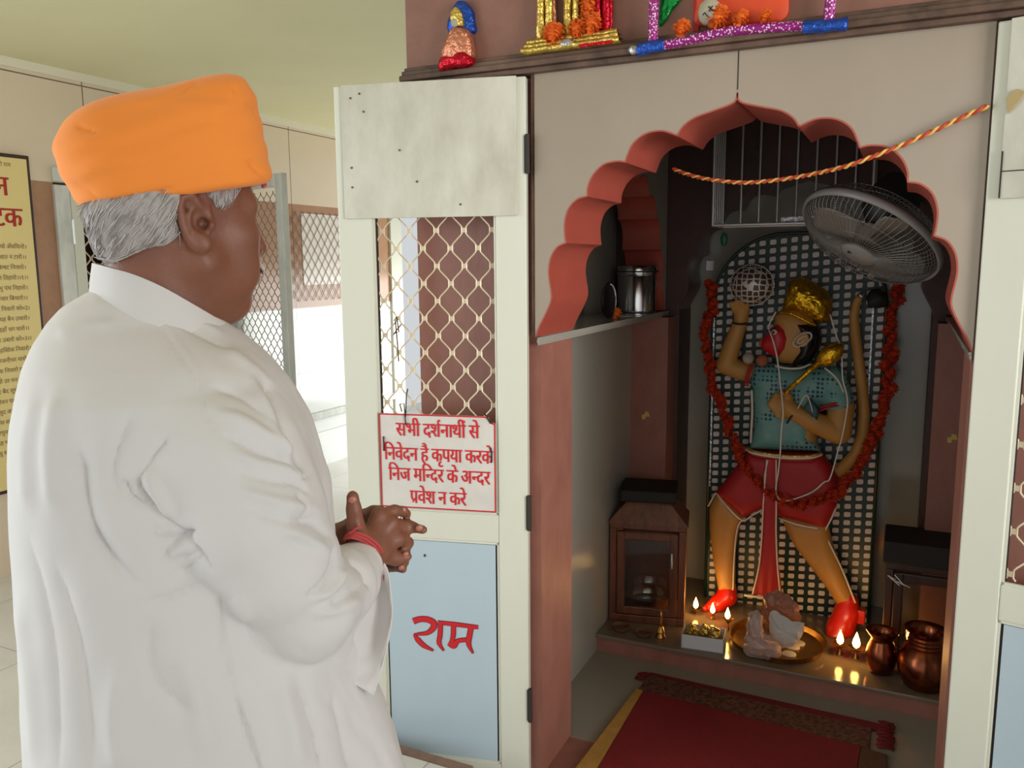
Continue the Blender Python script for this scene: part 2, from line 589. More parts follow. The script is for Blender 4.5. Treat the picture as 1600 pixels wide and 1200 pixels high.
def net_obj(name, V, Q, m, parent=None, attr=None):
    mb = MB()
    mb.v = V.tolist()
    mb.f = [tuple(q) for q in Q.tolist()]
    mb.m = [0] * len(mb.f)
    return mb.build(name, m, parent, smooth=True, normals=False)


def sd_poly(P2, poly):
    """signed distance (negative inside) of 2D points to a closed polygon"""
    poly = np.asarray(poly, float)
    d = np.full(len(P2), 1e9)
    sgn = np.ones(len(P2))
    N = len(poly)
    for i in range(N):
        a, b = poly[i], poly[(i + 1) % N]
        e = b - a
        w = P2 - a
        t = np.clip((w @ e) / max(e @ e, 1e-14), 0, 1)
        d = np.minimum(d, ((w - t[:, None] * e) ** 2).sum(1))
        c1 = P2[:, 1] >= a[1]
        c2 = P2[:, 1] < b[1]
        c3 = e[0] * w[:, 1] > e[1] * w[:, 0]
        flip = (c1 & c2 & c3) | (~c1 & ~c2 & ~c3)
        sgn[flip] *= -1
    return sgn * np.sqrt(d)


# ------------------------------------------------------------------ lettering (Devanagari glyphs turned into flat raised meshes)
def glyph_mesh(txt, size=1.0, bold=0.0):
    c = bpy.data.curves.new('lettering', 'FONT')
    c.body = txt
    c.size = size
    c.offset = bold
    c.resolution_u = 4
    o = bpy.data.objects.new('lettering', c)
    COL.objects.link(o)
    dg = bpy.context.evaluated_depsgraph_get()
    dg.update()
    me = bpy.data.meshes.new_from_object(o.evaluated_get(dg))
    v = np.array([p.co[:] for p in me.vertices]) if len(me.vertices) else np.zeros((0, 3))
    f = [tuple(p.vertices) for p in me.polygons]
    bpy.data.objects.remove(o)
    bpy.data.curves.remove(c)
    bpy.data.meshes.remove(me)
    return v, f


def clip_x(v, f, xmax):
    """cut a flat mesh at x <= xmax"""
    bm = bmesh.new()
    bv = [bm.verts.new(p) for p in v]
    for q in f:
        try:
            bm.faces.new([bv[i] for i in q])
        except ValueError:
            pass
    bmesh.ops.bisect_plane(bm, geom=bm.verts[:] + bm.edges[:] + bm.faces[:], plane_co=(xmax, 0, 0), plane_no=(1, 0, 0), clear_outer=True)
    bm.verts.index_update()
    V = np.array([p.co[:] for p in bm.verts])
    F = [tuple(x.index for x in q.verts) for q in bm.faces]
    bm.free()
    return V, F


def stroke2d(pts, ws, n=8):
    P = catmull(pts, n)
    W = np.interp(np.linspace(0, 1, len(P)), np.linspace(0, 1, len(ws)), ws)
    L, Rr = [], []
    for i, p in enumerate(P):
        t = P[min(i + 1, len(P) - 1)] - P[max(i - 1, 0)]
        t = t / (np.linalg.norm(t) + 1e-9)
        nn = np.array([-t[1], t[0]])
        L.append(p + nn * W[i] / 2)
        Rr.append(p - nn * W[i] / 2)
    v = np.array([(q[0], q[1], 0) for q in L + Rr])
    m = len(P)
    return v, [(i, i + 1, m + i + 1, m + i) for i in range(m - 1)]


def compose(tokens, bold=0.03):
    """tokens: plain text, '|half:X' half letter, '|reph' hook over the previous cluster, '|ra' stroke under it, ' ' gap.
    Returns verts, faces at glyph size 1, baseline y=0"""
    V, F, x = [], [], 0.0
    nv = 0
    last = (0, 0)

    def put(v, f):
        nonlocal nv
        V.append(v)
        F.extend([tuple(i + nv for i in q) for q in f])
        nv += len(v)
    for t in tokens:
        if t == ' ':
            x += 0.24
            continue
        if t == '|reph':
            xr = last[1] - 0.07
            put(*stroke2d([(xr - 0.03, 0.60), (xr - 0.12, 0.70), (xr - 0.06, 0.80), (xr + 0.04, 0.76)], [0.05 + bold, 0.07 + bold, 0.07 + bold, 0.05 + bold]))
            continue
        if t == '|ra':
            xr = last[1] - 0.16
            put(*stroke2d([(xr + 0.06, 0.26), (xr - 0.1, 0.17), (xr - 0.26, 0.05)], [0.06 + bold] * 3))
            continue
        half = t.startswith('|half:')
        isign = t == '|i'
        v, f = glyph_mesh('\u093f' if isign else (t[6:] if half else t), 1.0, 0.0)
        k_ = len(v)
        if bold:      # heavier strokes: the glyph and two sideways shifted copies
            f = list(f) + [tuple(i + k_ for i in q) for q in f] + [tuple(i + 2 * k_ for i in q) for q in f]
            v = np.concatenate([v, v + (bold, 0, 0.002), v + (-bold, 0, 0.004)])
        if half:
            w0 = v[:, 0].max()
            v, f = clip_x(v, f, w0 - 0.24)
        x0 = v[:, 0].min() + bold
        v = v + np.array([x - x0, 0, 0])
        put(v, f)
        w = (0.27 if isign else v[:, 0].max() - bold - x)
        last = (x, x + w)
        x += w - 0.004
    return np.concatenate(V), F, x
# ================================================================== THE SETTING
XC = -0.370                      # axis of the shrine
HALF = [(0.0, 1.825), (0.003, 1.808), (0.017, 1.799), (0.056, 1.788), (0.095, 1.777), (0.121, 1.760), (0.135, 1.740), (0.140, 1.743), (0.172, 1.754),
        (0.210, 1.750), (0.240, 1.730), (0.255, 1.701), (0.259, 1.688), (0.282, 1.691), (0.314, 1.685), (0.340, 1.663), (0.354, 1.635),
        (0.356, 1.612), (0.381, 1.606), (0.404, 1.585), (0.415, 1.552), (0.415, 1.520), (0.412, 1.500), (0.436, 1.489), (0.453, 1.463), (0.459, 1.430),
        (0.456, 1.400), (0.452, 1.375), (0.453, 1.353), (0.467, 1.322), (0.486, 1.287), (0.496, 1.262)]
CUSPS = {6, 12, 17, 22}


def half_profile(n=5):
    """smooth the lobes between the cusps"""
    out = []
    idx = [0] + sorted(CUSPS) + [len(HALF) - 1]
    for a, b in zip(idx[:-1], idx[1:]):
        seg = catmull(HALF[a:b + 1], n)
        out += seg[:-1]
    out.append(np.array(HALF[-1]))
    return out


HP = half_profile()


def arch_line(sc=1.0, zspring=1.262):
    """arch outline from the left foot over the tip to the right foot as (dx, z)"""
    P = [(p[0] * sc, zspring + (p[1] - 1.262) * sc) for p in HP]
    return [(-x, z) for x, z in P[::-1]] + P[1:]


def arch_wall(mb, sc, zs, half_w, ztop, origin, ex, en):
    A = arch_line(sc, zs)
    poly = [(-half_w, zs)] + A + [(half_w, zs), (half_w, ztop), (-half_w, ztop)]
    if abs(A[0][0]) >= half_w - 1e-6:
        poly = A + [(half_w, ztop), (-half_w, ztop)]
    mb.prism(poly, origin, ex, (0, 0, 1), en)


def soffit(mb, sc, zs, origin, ex, en, t=0.0015):
    A = arch_line(sc, zs)
    o, ex, en = np.array(origin, float), np.array(ex, float), np.array(en, float)
    up = np.array([0, 0, 1.0])
    pts = np.array(A)
    tan = np.gradient(pts, axis=0)
    nr = np.stack([-tan[:, 1], tan[:, 0]], 1)
    nr /= np.linalg.norm(nr, axis=1, keepdims=True) + 1e-9
    inn = pts - 0.002 * nr
    out = pts + t * nr
    eps = en * 0.002
    W = lambda q, s: [o + p[0] * ex + p[1] * up + s for p in q]
    a, b, c, d = W(inn, -eps), W(inn, en + eps), W(out, en + eps), W(out, -eps)
    mb.strip(a, b); mb.strip(b, c); mb.strip(c, d); mb.strip(d, a)


def S(mb, name, m, bevel=0.0, smooth=False, angle=None, parent=None):
    return mb.build(name, m, parent, bevel=bevel, smooth=smooth, angle=angle, kind='structure')


XL = -3.78                                    # passage wall
S(MB().box((-4.6, -2.6, -0.1), (2.2, 7.5, 0.0)), 'floor', M['floor_out'])
S(MB().box((-4.1, -0.9, 2.4), (1.6, 6.3, 2.5)), 'ceiling', M['ceiling'])
zd = 1.857                                    # where brown tile meets cream tile
S(MB().box((XL - 0.12, 1.7, zd), (XL, 5.62, 2.36)), 'wall_left', M['cream_tile'])
S(MB().box((XL - 0.12, 1.7, 2.36), (XL + 0.012, 5.62, 2.4)), 'trim_1', mat('pale_cove_strip', (226, 220, 196), 0.5))
dy0, dy1 = 2.74, 3.91                         # gateway in the passage wall
b = MB()
b.box((XL - 0.12, 1.7, 0.44), (XL, dy0, zd)); b.box((XL - 0.12, dy1, 1.155), (XL, 5.62, zd))
S(b, 'wall_left_brown_band', M['brown_tile'])
S(MB().box((XL - 0.12, 1.7, 0), (XL, dy0, 0.44)), 'wall_left_plinth', M['cream_tile'])
b = MB()
b.box((XL - 0.12, dy1, 0.40), (XL, 5.62, 1.155)); b.box((XL - 0.12, dy1, 0), (XL, 5.62, 0.36))
S(b, 'wall_left_white_dado', M['white_tile'])
S(MB().box((XL - 0.12, dy1, 0.355), (XL + 0.035, 5.62, 0.405)), 'trim_2', M['grey_metal'], bevel=0.004)
S(MB().box((XL - 1.3, 1.0, 0), (XL - 1.2, 5.6, 2.4)).box((XL - 1.3, 5.6, 0), (XL - 0.12, 5.7, 2.4)).box((XL - 1.3, 1.0, 2.4), (XL - 0.12, 5.7, 2.5)), 'wall_beyond_gate', M['darkish'])
b = MB()                                       # cream post closing the end of the passage wall
b.box((XL - 0.14, 5.62, 0), (XL + 0.02, 5.78, 2.4))
S(b, 'trim_3', M['cream_frame'], bevel=0.004)

# ---- front of the shrine
FY = 1.95
b = MB()
arch_wall(b, 1.0, 1.262, 0.497, 1.925, (XC, FY, 0), (1, 0, 0), (0, 0.262, 0))
wall = S(b, 'wall_front', M['facade'])
S(MB().box((XC - 0.0012, FY - 0.0006, 1.83), (XC + 0.0012, FY + 0.004, 1.914)), 'trim_4', M['dark_gap'])
b = MB(); soffit(b, 1.0, 1.262, (XC, FY, 0), (1, 0, 0), (0, 0.262, 0))
S(b, 'trim_5', M['salmon'], smooth=True, angle=40)
PF = 1.985                                     # face of the brown stone either side of the doors
b = MB(); b.box((-1.24, PF, 0), (-0.867, 2.212, 1.262)); b.box((-1.24, PF, 1.262), (-0.867, 2.212, 1.925))
S(b, 'wall_front_pier_left', M['pink_stone'])
b = MB(); b.box((0.127, PF, 0), (0.95, 2.212, 1.925))
S(b, 'wall_front_pier_right', M['pink_stone'])
# dark weathered edge between the marble and the piers
S(MB().box((-0.878, FY + 0.004, 1.262), (-0.867, PF, 1.92)).box((0.127, FY + 0.004, 1.262), (0.136, PF, 1.92)), 'trim_6', M['ledge_stone'])
b = MB()
b.box((-1.24, 1.928, 1.913), (0.95, 2.2, 1.926)); b.box((-1.243, 1.916, 1.926), (0.95, 2.2, 1.940)); b.box((-1.24, 1.924, 1.940), (0.95, 2.2, 1.952))
b.box((-1.238, 1.934, 1.952), (0.95, 2.2, 1.962))
S(b, 'trim_7', M['ledge_stone'], bevel=0.003)
S(MB().box((-1.235, 1.945, 1.962), (0.95, 2.2, 2.4)), 'wall_above_ledge', M['upper_stone'])

# ---- chamber: side walls with a shelf and an arched recess, second arch, alcove
for side, sx in (('left', -1), ('right', 1)):
    fx = lambda d: XC + sx * d                 # d = distance from the axis
    WI, WR = 0.4965, 0.615                     # shelf edge, recessed lower wall
    ex = 1 if sx > 0 else -1
    S(MB().box((fx(WR), 2.212, 0), (fx(WR + 0.1), 3.46, 1.235)), f'wall_chamber_{side}', M['grey_tile'])
    b = MB(); b.box((fx(0.468), 3.16, 0), (fx(WR), 3.30, 1.235)); S(b, f'wall_pilaster_{side}', M['pink_stone'])
    b = MB()
    for d1, y0, y1 in ((WI + 0.0006, 1.960, 2.2125), (0.715, 2.2125, 3.26)):
        b.box((fx(WI - 0.004), y0, 1.243), (fx(d1), y1, 1.252)); b.box((fx(WI - 0.001), y0 + 0.006, 1.236), (fx(d1), y1, 1.243))
        b.box((fx(WI - 0.006), y0 + 0.002, 1.252), (fx(d1), y1, 1.258))
    S(b, f'trim_shelf_{side}', M['grey_tile'], bevel=0.0015)
    # side arch in the plane of the wall
    b = MB(); arch_wall(b, 1.0, 1.262, 0.507, 2.1, (fx(WI), 2.715, 0), (0, 1, 0), (sx * 0.15, 0, 0))
    S(b, f'wall_side_arch_{side}', M['grey_tile'])
    b = MB(); soffit(b, 1.0, 1.262, (fx(WI), 2.715, 0), (0, 1, 0), (sx * 0.15, 0, 0)); S(b, f'trim_side_arch_{side}', M['salmon'], smooth=True, angle=40)
    S(MB().box((fx(0.71), 2.0, 1.25), (fx(0.78), 3.46, 2.1)), f'wall_recess_{side}', M['grey_tile'])
    # reveal of the alcove
    S(MB().box((fx(0.452), 3.27, 0), (fx(WI + 0.004), 3.50, 1.262)), f'wall_alcove_{side}', M['darkish'])
b = MB(); arch_wall(b, 0.915, 1.262, 0.92, 2.1, (XC, 3.24, 0), (1, 0, 0), (0, 0.20, 0)); S(b, 'wall_inner_arch', M['darkish'])
b = MB(); soffit(b, 0.915, 1.262, (XC, 3.24, 0), (1, 0, 0), (0, 0.20, 0)); S(b, 'trim_8', mat('dark_maroon_paint', (104, 56, 46), 0.35, var=0.6, var_rgb=(66, 34, 28), vscale=6), smooth=True, angle=40)  # soffit maroon, darker than the salmon of the other arches
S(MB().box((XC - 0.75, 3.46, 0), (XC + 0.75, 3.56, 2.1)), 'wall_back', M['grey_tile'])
S(MB().box((XC - 0.9, 2.2, 2.1), (XC + 0.9, 3.56, 2.16)), 'ceiling_chamber', M['darkish'])
# inner floor with the pink sill at the door, platform
S(MB().box((XC - 0.72, 2.20, 0.0), (XC + 0.72, 3.46, 0.004)), 'floor_chamber', M['floor_in'])
S(MB().box((-0.867, 1.985, 0.0), (0.127, 2.20, 0.003)), 'floor_sill', M['pink_stone'])
b = MB(); b.box((XC - 0.615, 2.772, 0.004), (XC + 0.615, 3.46, 0.062)); S(b, 'trim_platform_riser', M['pink_stone'])
S(MB().box((XC - 0.615, 2.76, 0.062), (XC + 0.615, 3.46, 0.076)), 'trim_platform_top', M['platform'], bevel=0.003)

# ================================================================== the two door leaves
def leaf(sgn, hinge, ang, label, with_sign):
    """door leaf; local x runs from the hinge (0) to the free edge (sgn*0.51), y = thickness away from the viewer"""
    t = thing('shrine_door', label, 'door', (hinge[0], hinge[1], 0.0), ang, 'cream mesh door leaves of the shrine')
    Rm = np.array([[math.cos(ang), -math.sin(ang), 0], [math.sin(ang), math.cos(ang), 0], [0, 0, 1]])
    o = np.array([hinge[0], hinge[1], 0.0])

    def to(mb):
        mb.v = [tuple(Rm @ np.array([sgn * v[0], v[1], v[2]]) + o) for v in mb.v]
        return mb

    def part(mb, name, m, parent=t, **k):
        return to(mb).build(name, m, parent, **k)
    # x is measured as positive distance from the hinge here
    part(MB().box((0.0, 0, 0.03), (0.080, 0.032, 1.908)), 'hinge_stile', M['cream_frame'], bevel=0.003)
    part(MB().box((0.415, 0, 0.03), (0.510, 0.032, 1.908)), 'lock_stile', M['cream_frame'], bevel=0.003)
    part(MB().box((0.080, 0.001, 0.70), (0.415, 0.031, 0.778)), 'middle_rail', M['cream_frame'], bevel=0.003)
    part(MB().box((0.080, 0.001, 1.83), (0.415, 0.031, 1.905)), 'top_rail', M['cream_frame'], bevel=0.003)
    part(MB().box((0.080, 0.002, 0.03), (0.415, 0.031, 0.05)), 'bottom_rail', M['cream_frame'])
    b = MB()
    for z0, z1 in ((0.05, 0.70), (0.778, 1.83)):
        b.box((0.080, 0.004, z0), (0.086, 0.010, z1)); b.box((0.409, 0.004, z0), (0.415, 0.010, z1))
        b.box((0.080, 0.004, z0), (0.415, 0.010, z0 + 0.006)); b.box((0.080, 0.004, z1 - 0.006), (0.415, 0.010, z1))
    part(b, 'glazing_bead', M['cream_frame'])
    part(MB().box((0.084, 0.010, 0.05), (0.411, 0.014, 0.70)), 'gasket', M['dark_gap'])
    part(MB().box((0.0915, 0.006, 0.052), (0.4045, 0.016, 0.692)), 'lower_panel', M['blue_panel'])
    # zigzag wire grille
    b = MB()
    pit, vp, gap = 0.0375, 0.092, 0.0058
    z0, z1 = 0.80, 1.60
    x0 = 0.082 + 0.012
    for k in range(-1, 9):
        pts = []
        j = 0
        z = z0
        while z < z1:
            side = (j + k) % 2
            x = x0 + (k + side) * pit + (gap if side == 0 else -gap)
            bw = 0.0045 if side == 0 else -0.0045
            pts += [(x + bw, 0.018, z - 0.0145), (x, 0.018, z - 0.0085), (x, 0.018, z + 0.0085), (x + bw, 0.018, z + 0.0145)]
            z += vp / 2
            j += 1
        pts = [(min(max(p[0], 0.083), 0.412), p[1], p[2]) for p in pts]
        b.tube(pts, 0.0021, 6)
        jj = 0
        z = z0
        while z < z1:
            if (jj + k) % 2 == 0:
                xx = x0 + k * pit
                if 0.09 < xx < 0.405:
                    b.box((xx - 0.0058, 0.0165, z - 0.006), (xx + 0.0058, 0.0195, z + 0.006))
            z += vp / 2
            jj += 1
    part(b, 'wire_grille', M['wire_cream'], smooth=True, angle=50)
    part(MB().box((0.0835, 0.0125, 0.782), (0.088, 0.022, 1.60)).box((0.407, 0.0125, 0.782), (0.4115, 0.022, 1.60)), 'grille_edge', M['dark_gap'])
    # laminate board screwed over the top
    bd = part(MB().box((0.023, -0.007, 1.569), (0.487, -0.0005, 1.909)), 'upper_board', M['board'], bevel=0.0015)
    b = MB()
    for x, z in ((0.46, 1.875), (0.435, 1.885), (0.463, 1.70), (0.463, 1.65), (0.33, 1.74), (0.285, 1.66), (0.425, 1.84), (0.17, 1.60)):
        b.lathe([(0.0028, 0), (0.0028, 0.0016)], (x, -0.0072, z), 8, axis=(0, -1, 0))
    part(b, 'nail_head', M['ledge_stone'], bd)
    for z in ((0.24, 0.79, 1.72) if with_sign else ()):
        b = MB().box((-0.006, -0.004, z - 0.045), (0.004, 0.012, z + 0.045))
        b.lathe([(0.006, -0.048), (0.006, 0.048)], (-0.004, -0.002, z), 10)
        part(b, 'hinge', M['dark_gap'], smooth=True, angle=40)
    return t, to, part


DL = 0.2372273
t_left, to_l, part_l = leaf(-1, (-0.884, 1.935), DL, 'left cream mesh door with red lettered notice and blue lower panel', True)
t_right, to_r, part_r = leaf(1, (0.129, 1.935), -0.2304, 'right cream mesh door with plain blue panel at the right edge', False)
# torn corner of the board and a crack on the right leaf
b = MB().prism([(0.024, 1.76), (0.042, 1.775), (0.055, 1.768), (0.047, 1.752), (0.030, 1.730)], (0, -0.0125, 0), (1, 0, 0), (0, 0, 1), (0, 0.004, 0))
part_r(b, 'torn_laminate', mat('torn_board_edge', (172, 150, 104), 0.8))
b = MB().box((0.025, -0.008, 1.6205), (0.20, -0.0068, 1.6225)).box((0.0235, -0.0095, 1.57), (0.0262, -0.0065, 1.66))
part_r(b, 'board_crack', M['dark_gap'])

# ---- lettering on the left leaf.  local leaf frame: x from the free edge side reading to the right
RL = np.array([[math.cos(DL), -math.sin(DL), 0], [math.sin(DL), math.cos(DL), 0], [0, 0, 1]])
OL = np.array([-0.884, 1.935, 0.0])


def leaf_letters(V, F, s0, z0, sx, sz, y, thick, name, m, parent, shear=0.0):
    mb = MB()
    fr = [RL @ np.array([s0 + v[0] * sx + v[1] * shear * sx, y - thick - 0.03 * v[2], z0 + v[1] * sz]) + OL for v in V]
    mb.add(fr, F)
    return mb.build(name, m, parent, normals=False)


# notice: a thin white board wired to the grille
C = lambda s, z, y: RL @ np.array([s, y, z]) + OL
sg = thing('notice_board', 'white notice with red lettering wired to the left door grille', 'sign', C(-0.248, 0.785, -0.004))
pl = [(-0.411, 0.787), (-0.0855, 0.787), (-0.0855, 1.030), (-0.098, 1.034), (-0.1045, 1.046), (-0.112, 1.049), (-0.411, 1.049)]
ex, en = RL @ np.array([1, 0, 0]), RL @ np.array([0, 1, 0])
MB().prism(pl, C(0, 0, -0.004), ex, (0, 0, 1), en * 0.003).build('board', M['sign_white'], sg)
inn = [(-0.4072, 0.7908), (-0.0893, 0.7908), (-0.0893, 1.0265), (-0.1015, 1.031), (-0.1078, 1.0425), (-0.114, 1.0452), (-0.4072, 1.0452)]
mb = MB()
A = [C(p[0], p[1], -0.0048) for p in pl]
B = [C(p[0], p[1], -0.0048) for p in inn]
mb.strip(A + [A[0]], B + [B[0]])
mb.build('red_border', M['red_letter'], sg, normals=False)
lines = [(["सभी", ' ', "द", "श", '|reph', "ना", "थी", '|reph', ' ', "से"], 0.99, -0.362, -0.129),
         (["िनवेदन", ' ', "है", ' ', "कृपया", ' ', "करके"], 0.922, -0.398, -0.093),
         (["िनज", ' ', "म", "|i", '|half:न', "दर", ' ', "के", ' ', "अ", '|half:न', "दर"], 0.865, -0.387, -0.101),
         (["प", '|ra', "वेश", ' ', "न", ' ', "करे"], 0.803, -0.327, -0.168)]
for tk, zb, s0, s1 in lines:
    V, F, w = compose(tk, 0.028)
    leaf_letters(V, F, s0, zb - 0.001, (s1 - s0) / w, 0.056, -0.004, 0.0012, 'red_lettering', M['red_letter'], sg)
# loose wires that tie the notice on
MB().tube([C(-0.352, 1.052, 0.015), C(-0.350, 1.075, -0.004), C(-0.337, 1.078, -0.006), C(-0.335, 1.045, -0.008), C(-0.333, 1.02, -0.007)], 0.0016, 6).build('tie_wire', M['dark_gap'], sg, smooth=True)
MB().tube([C(-0.334, 1.04, -0.007), C(-0.331, 1.10, -0.003), C(-0.332, 1.115, 0.012)], 0.0016, 6).build('tie_wire', M['dark_gap'], sg, smooth=True)
MB().tube([C(-0.118, 1.052, 0.012), C(-0.105, 1.044, -0.007), C(-0.096, 1.032, -0.007), C(-0.091, 1.028, 0.004)], 0.0022, 6).build('tie_wire', M['dark_gap'], sg, smooth=True)
MB().tube([C(-0.0985, 0.965, -0.006), C(-0.0955, 0.95, -0.007), C(-0.0965, 0.925, -0.006)], 0.002, 6).build('tie_wire', M['dark_gap'], sg, smooth=True)
MB().tube([C(-0.3985, 0.985, -0.006), C(-0.398, 0.965, -0.007), C(-0.3985, 0.945, -0.006)], 0.002, 6).build('tie_wire', M['dark_gap'], sg, smooth=True)
mb = MB()
for pts in ([(-0.365, 1.30), (-0.357, 1.31), (-0.352, 1.27), (-0.366, 1.265)], [(-0.361, 1.30), (-0.357, 1.24), (-0.355, 1.19)], [(-0.345, 1.29), (-0.368, 1.262)]):
    mb.tube([C(p[0], p[1], 0.010) for p in pts], 0.0016, 6)
tag(mb.build('frayed_thread', mat('dark_red_thread', (70, 26, 24), 0.9), smooth=True), 'dark frayed thread knotted on the left door grille', 'thread')

# brush lettering on the blue panel: dark outline under red strokes, strokes in leaf coordinates
def pan(px, py):
    n = RL @ np.array([0, 1, 0])
    v = ray(px, py)
    p = CAMP + v * ((n @ (OL - CAMP)) / (n @ v))
    q = RL.T @ (p - OL)
    return (q[0], q[2])


Z6 = lambda x, y: pan(500 + x * 0.45, 620 + y * 0.45)
ST = [([(322, 782), (345, 775), (372, 776), (393, 788), (391, 806), (372, 822), (345, 826), (324, 828)], [22, 20, 22, 24, 20, 14, 10, 4]),
      ([(324, 828), (338, 846), (358, 866), (392, 884)], [4, 20, 18, 5]),
      ([(408, 786), (470, 793), (548, 803)], [13, 15, 13]),
      ([(417, 790), (415, 830), (412, 858), (428, 885)], [15, 16, 15, 4]),
      ([(462, 798), (461, 830), (455, 858)], [16, 16, 12]),
      ([(444, 858), (462, 866), (478, 850), (515, 846)], [16, 24, 14, 15]),
      ([(524, 800), (518, 830), (515, 862), (530, 894)], [17, 18, 16, 4])]
sc_l = np.linalg.norm(np.array(Z6(500, 800)) - np.array(Z6(400, 800))) / 100
lp = [c for c in t_left.children if c.name.startswith('lower_panel')][0]
for extra, y, nm, mm in ((5, 0.0050, 'letter_outline', M['dark_red']), (0, 0.0042, 'painted_letters', M['red_letter'])):
    mb = MB()
    for pts, ws in ST:
        v, f = stroke2d([Z6(*p) for p in pts], [(0.82 * w + extra) * sc_l for w in ws], 6)
        mb.add([C(q[0], q[1], y) for q in v], f)
        y -= 0.00004
    mb.build(nm, mm, lp, normals=False)
mb = MB()
mb.lathe([(0.004, 0), (0.004, 0.002)], C(*Z6(362, 553), 0.0055), 8, axis=tuple(-en), sy=0.6)
mb.build('panel_speck', M['dark_gap'], lp)
# ================================================================== PASSAGE: printed board, gate, tile reflection
XP = XL + 0.004
t = thing('printed_board', 'yellow board of printed verses in a dark frame at left edge', 'poster', (XL, 2.25, 0.42))
b = MB(); b.box((XL, 1.93, 0.40), (XL + 0.022, 2.615, 1.965)); b.build('frame', M['dark_wood'], t, bevel=0.004)
b = MB(); b.box((XL + 0.0225, 1.945, 0.418), (XL + 0.025, 2.598, 1.947)); fc = b.build('printed_face', M['poster'], t)


def wall_text(tokens, y1, z, h, m, name, parent, bold=0.0, wscale=1.0):
    """letters on the passage wall; y1 = right end (reading direction is +Y)"""
    V, F, w = compose(tokens, bold)
    mb = MB()
    k = h / 0.6
    mb.add([(XL + 0.0258 + 0.1 * v[2], y1 - w * k * wscale + v[0] * k * wscale, z + v[1] * k) for v in V], F)
    return mb.build(name, m, parent, normals=False)


wall_text(["संकटमोचन"], 2.50, 1.775, 0.078, M['poster_red'], 'red_heading', fc, 0.03, 0.85)
wall_text(["हनुमान", ' ', "अषटक"], 2.553, 1.636, 0.078, M['poster_red'], 'red_heading', fc, 0.03, 0.85)
wall_text(["जय", ' ', "शरी", ' ', "राम"], 2.52, 1.905, 0.016, M['poster_ink'], 'small_heading', fc)
VERSE = ["तीनहुँ लोक भयो अँधियारो ।", "यह संकट काहु सों जात न टारो ।।", "छाँडिदियो रविकषट िनवारो ।", "संकटमोचन नाम ितहारो ।।१।।", "जात महापरभु पंथ िनहारो ।",
         "चािहए कौन िबचार िबचारो ।।", "सो तुम दास के सोक िनवारो को०2।", "खोज कपीस यह बैन उचारो ।", "िबना सुिध लाये इहाँ पग धारो ।।", "लाय सिया सुिध परान उबारो को०3।।",
         "राकिसिसों कहिसोक िनवारो ।", "जाय महा रजनीचर मारो ।।", "दै परभु मुिदरका सोक िनवारो को०4।", "बाण लगयो उर मन राखन ।", "लै गृह बैद सुखेन बीर ।", "आिन सजीवन परान उबारो ।",
         "रावन जुद अजान िकयो ।", "नाग किफाँस सबै िसर डारो ।", "शरी रघुनाथ समेत पान ।", "मोह भयो यह संकट ।", "बंधु समेत जबै अिह ।"]
for i, l in enumerate(VERSE):
    y1 = 2.565 - 0.004 * (i % 3) - (0.002 * i)
    tk = []
    for wd in l.split(' '):
        tk += [wd, ' ']
    wall_text([x for x in tk if x], y1, 1.535 - 0.0475 * i, 0.0165, M['poster_ink'], 'verse_line', fc, 0.004)
# grey door post and gate
b = MB(); b.box((XL - 0.06, 2.735, 0), (XL + 0.02, 2.812, 1.845)); b.box((XL - 0.06, 3.86, 0), (XL + 0.02, 3.915, 1.93)); b.box((XL - 0.06, 2.735, 1.86), (XL + 0.015, 3.915, 1.93))
S(b, 'door_1', M['grey_metal'], bevel=0.004)


def gate_leaf(label, o, d, L, ztop, wm, wires):
    """framed mesh leaf from the hinge o along the horizontal direction d"""
    d = np.array([d[0], d[1], 0.0]); d /= np.linalg.norm(d)
    nn = np.array([-d[1], d[0], 0])
    t = thing('mesh_gate', label, 'gate', o, 0, 'mesh gate leaves in the passage')
    P = lambda s, q, z: np.array([o[0], o[1], 0]) + d * s + nn * q + np.array([0, 0, z])

    def bar(mb, s0, s1, z0, z1, q=0.02):
        mb.obox(P((s0 + s1) / 2, 0, (z0 + z1) / 2), d * (s1 - s0) / 2, nn * q, (0, 0, (z1 - z0) / 2))
    for nm, a in (('hinge_stile', (0, 0.06, 0.03, ztop)), ('lock_stile', (L - 0.07, L, 0.03, ztop)), ('top_rail', (0.06, L - 0.07, ztop - 0.07, ztop)), ('bottom_rail', (0.06, L - 0.07, 0.03, 0.12)), ('middle_rail', (0.06, L - 0.07, 0.70, 0.77))):
        mb = MB(); bar(mb, *a); mb.build(nm, wm, t, bevel=0.004)
    mb = MB(); bar(mb, 0.06, L - 0.07, 0.12, 0.70, 0.008); mb.build('lower_sheet', M['grey_metal'], t)
    mb = MB()
    if wires == 'fine':
        pit, vp, r, g = 0.034, 0.075, 0.0024, 0.0016
    else:
        pit, vp, r, g = 0.042, 0.096, 0.004, 0.005
    n = int((L - 0.13) / pit)
    for k in range(n + 1):
        pts, z, j = [], 0.77, 0
        while z < ztop - 0.06:
            sd = (j + k) % 2
            s = min(max(0.06 + (k + sd) * pit + (g if sd == 0 else -g), 0.055), L - 0.068)
            pts += [P(s, 0, z - vp * 0.08), P(s, 0, z + vp * 0.08)]
            z += vp / 2
            j += 1
        mb.tube(pts, r, 5)
    mb.build('wire_mesh', M['mesh_dark'] if wires == 'fine' else M['wire_cream'], t, smooth=True)
    mb = MB().lathe([(0.008, -0.06), (0.008, 0.06)], P(0.0, -0.024, 1.62), 10); mb.build('hinge', M['steel_dull'], t, smooth=True, angle=40)
    return t


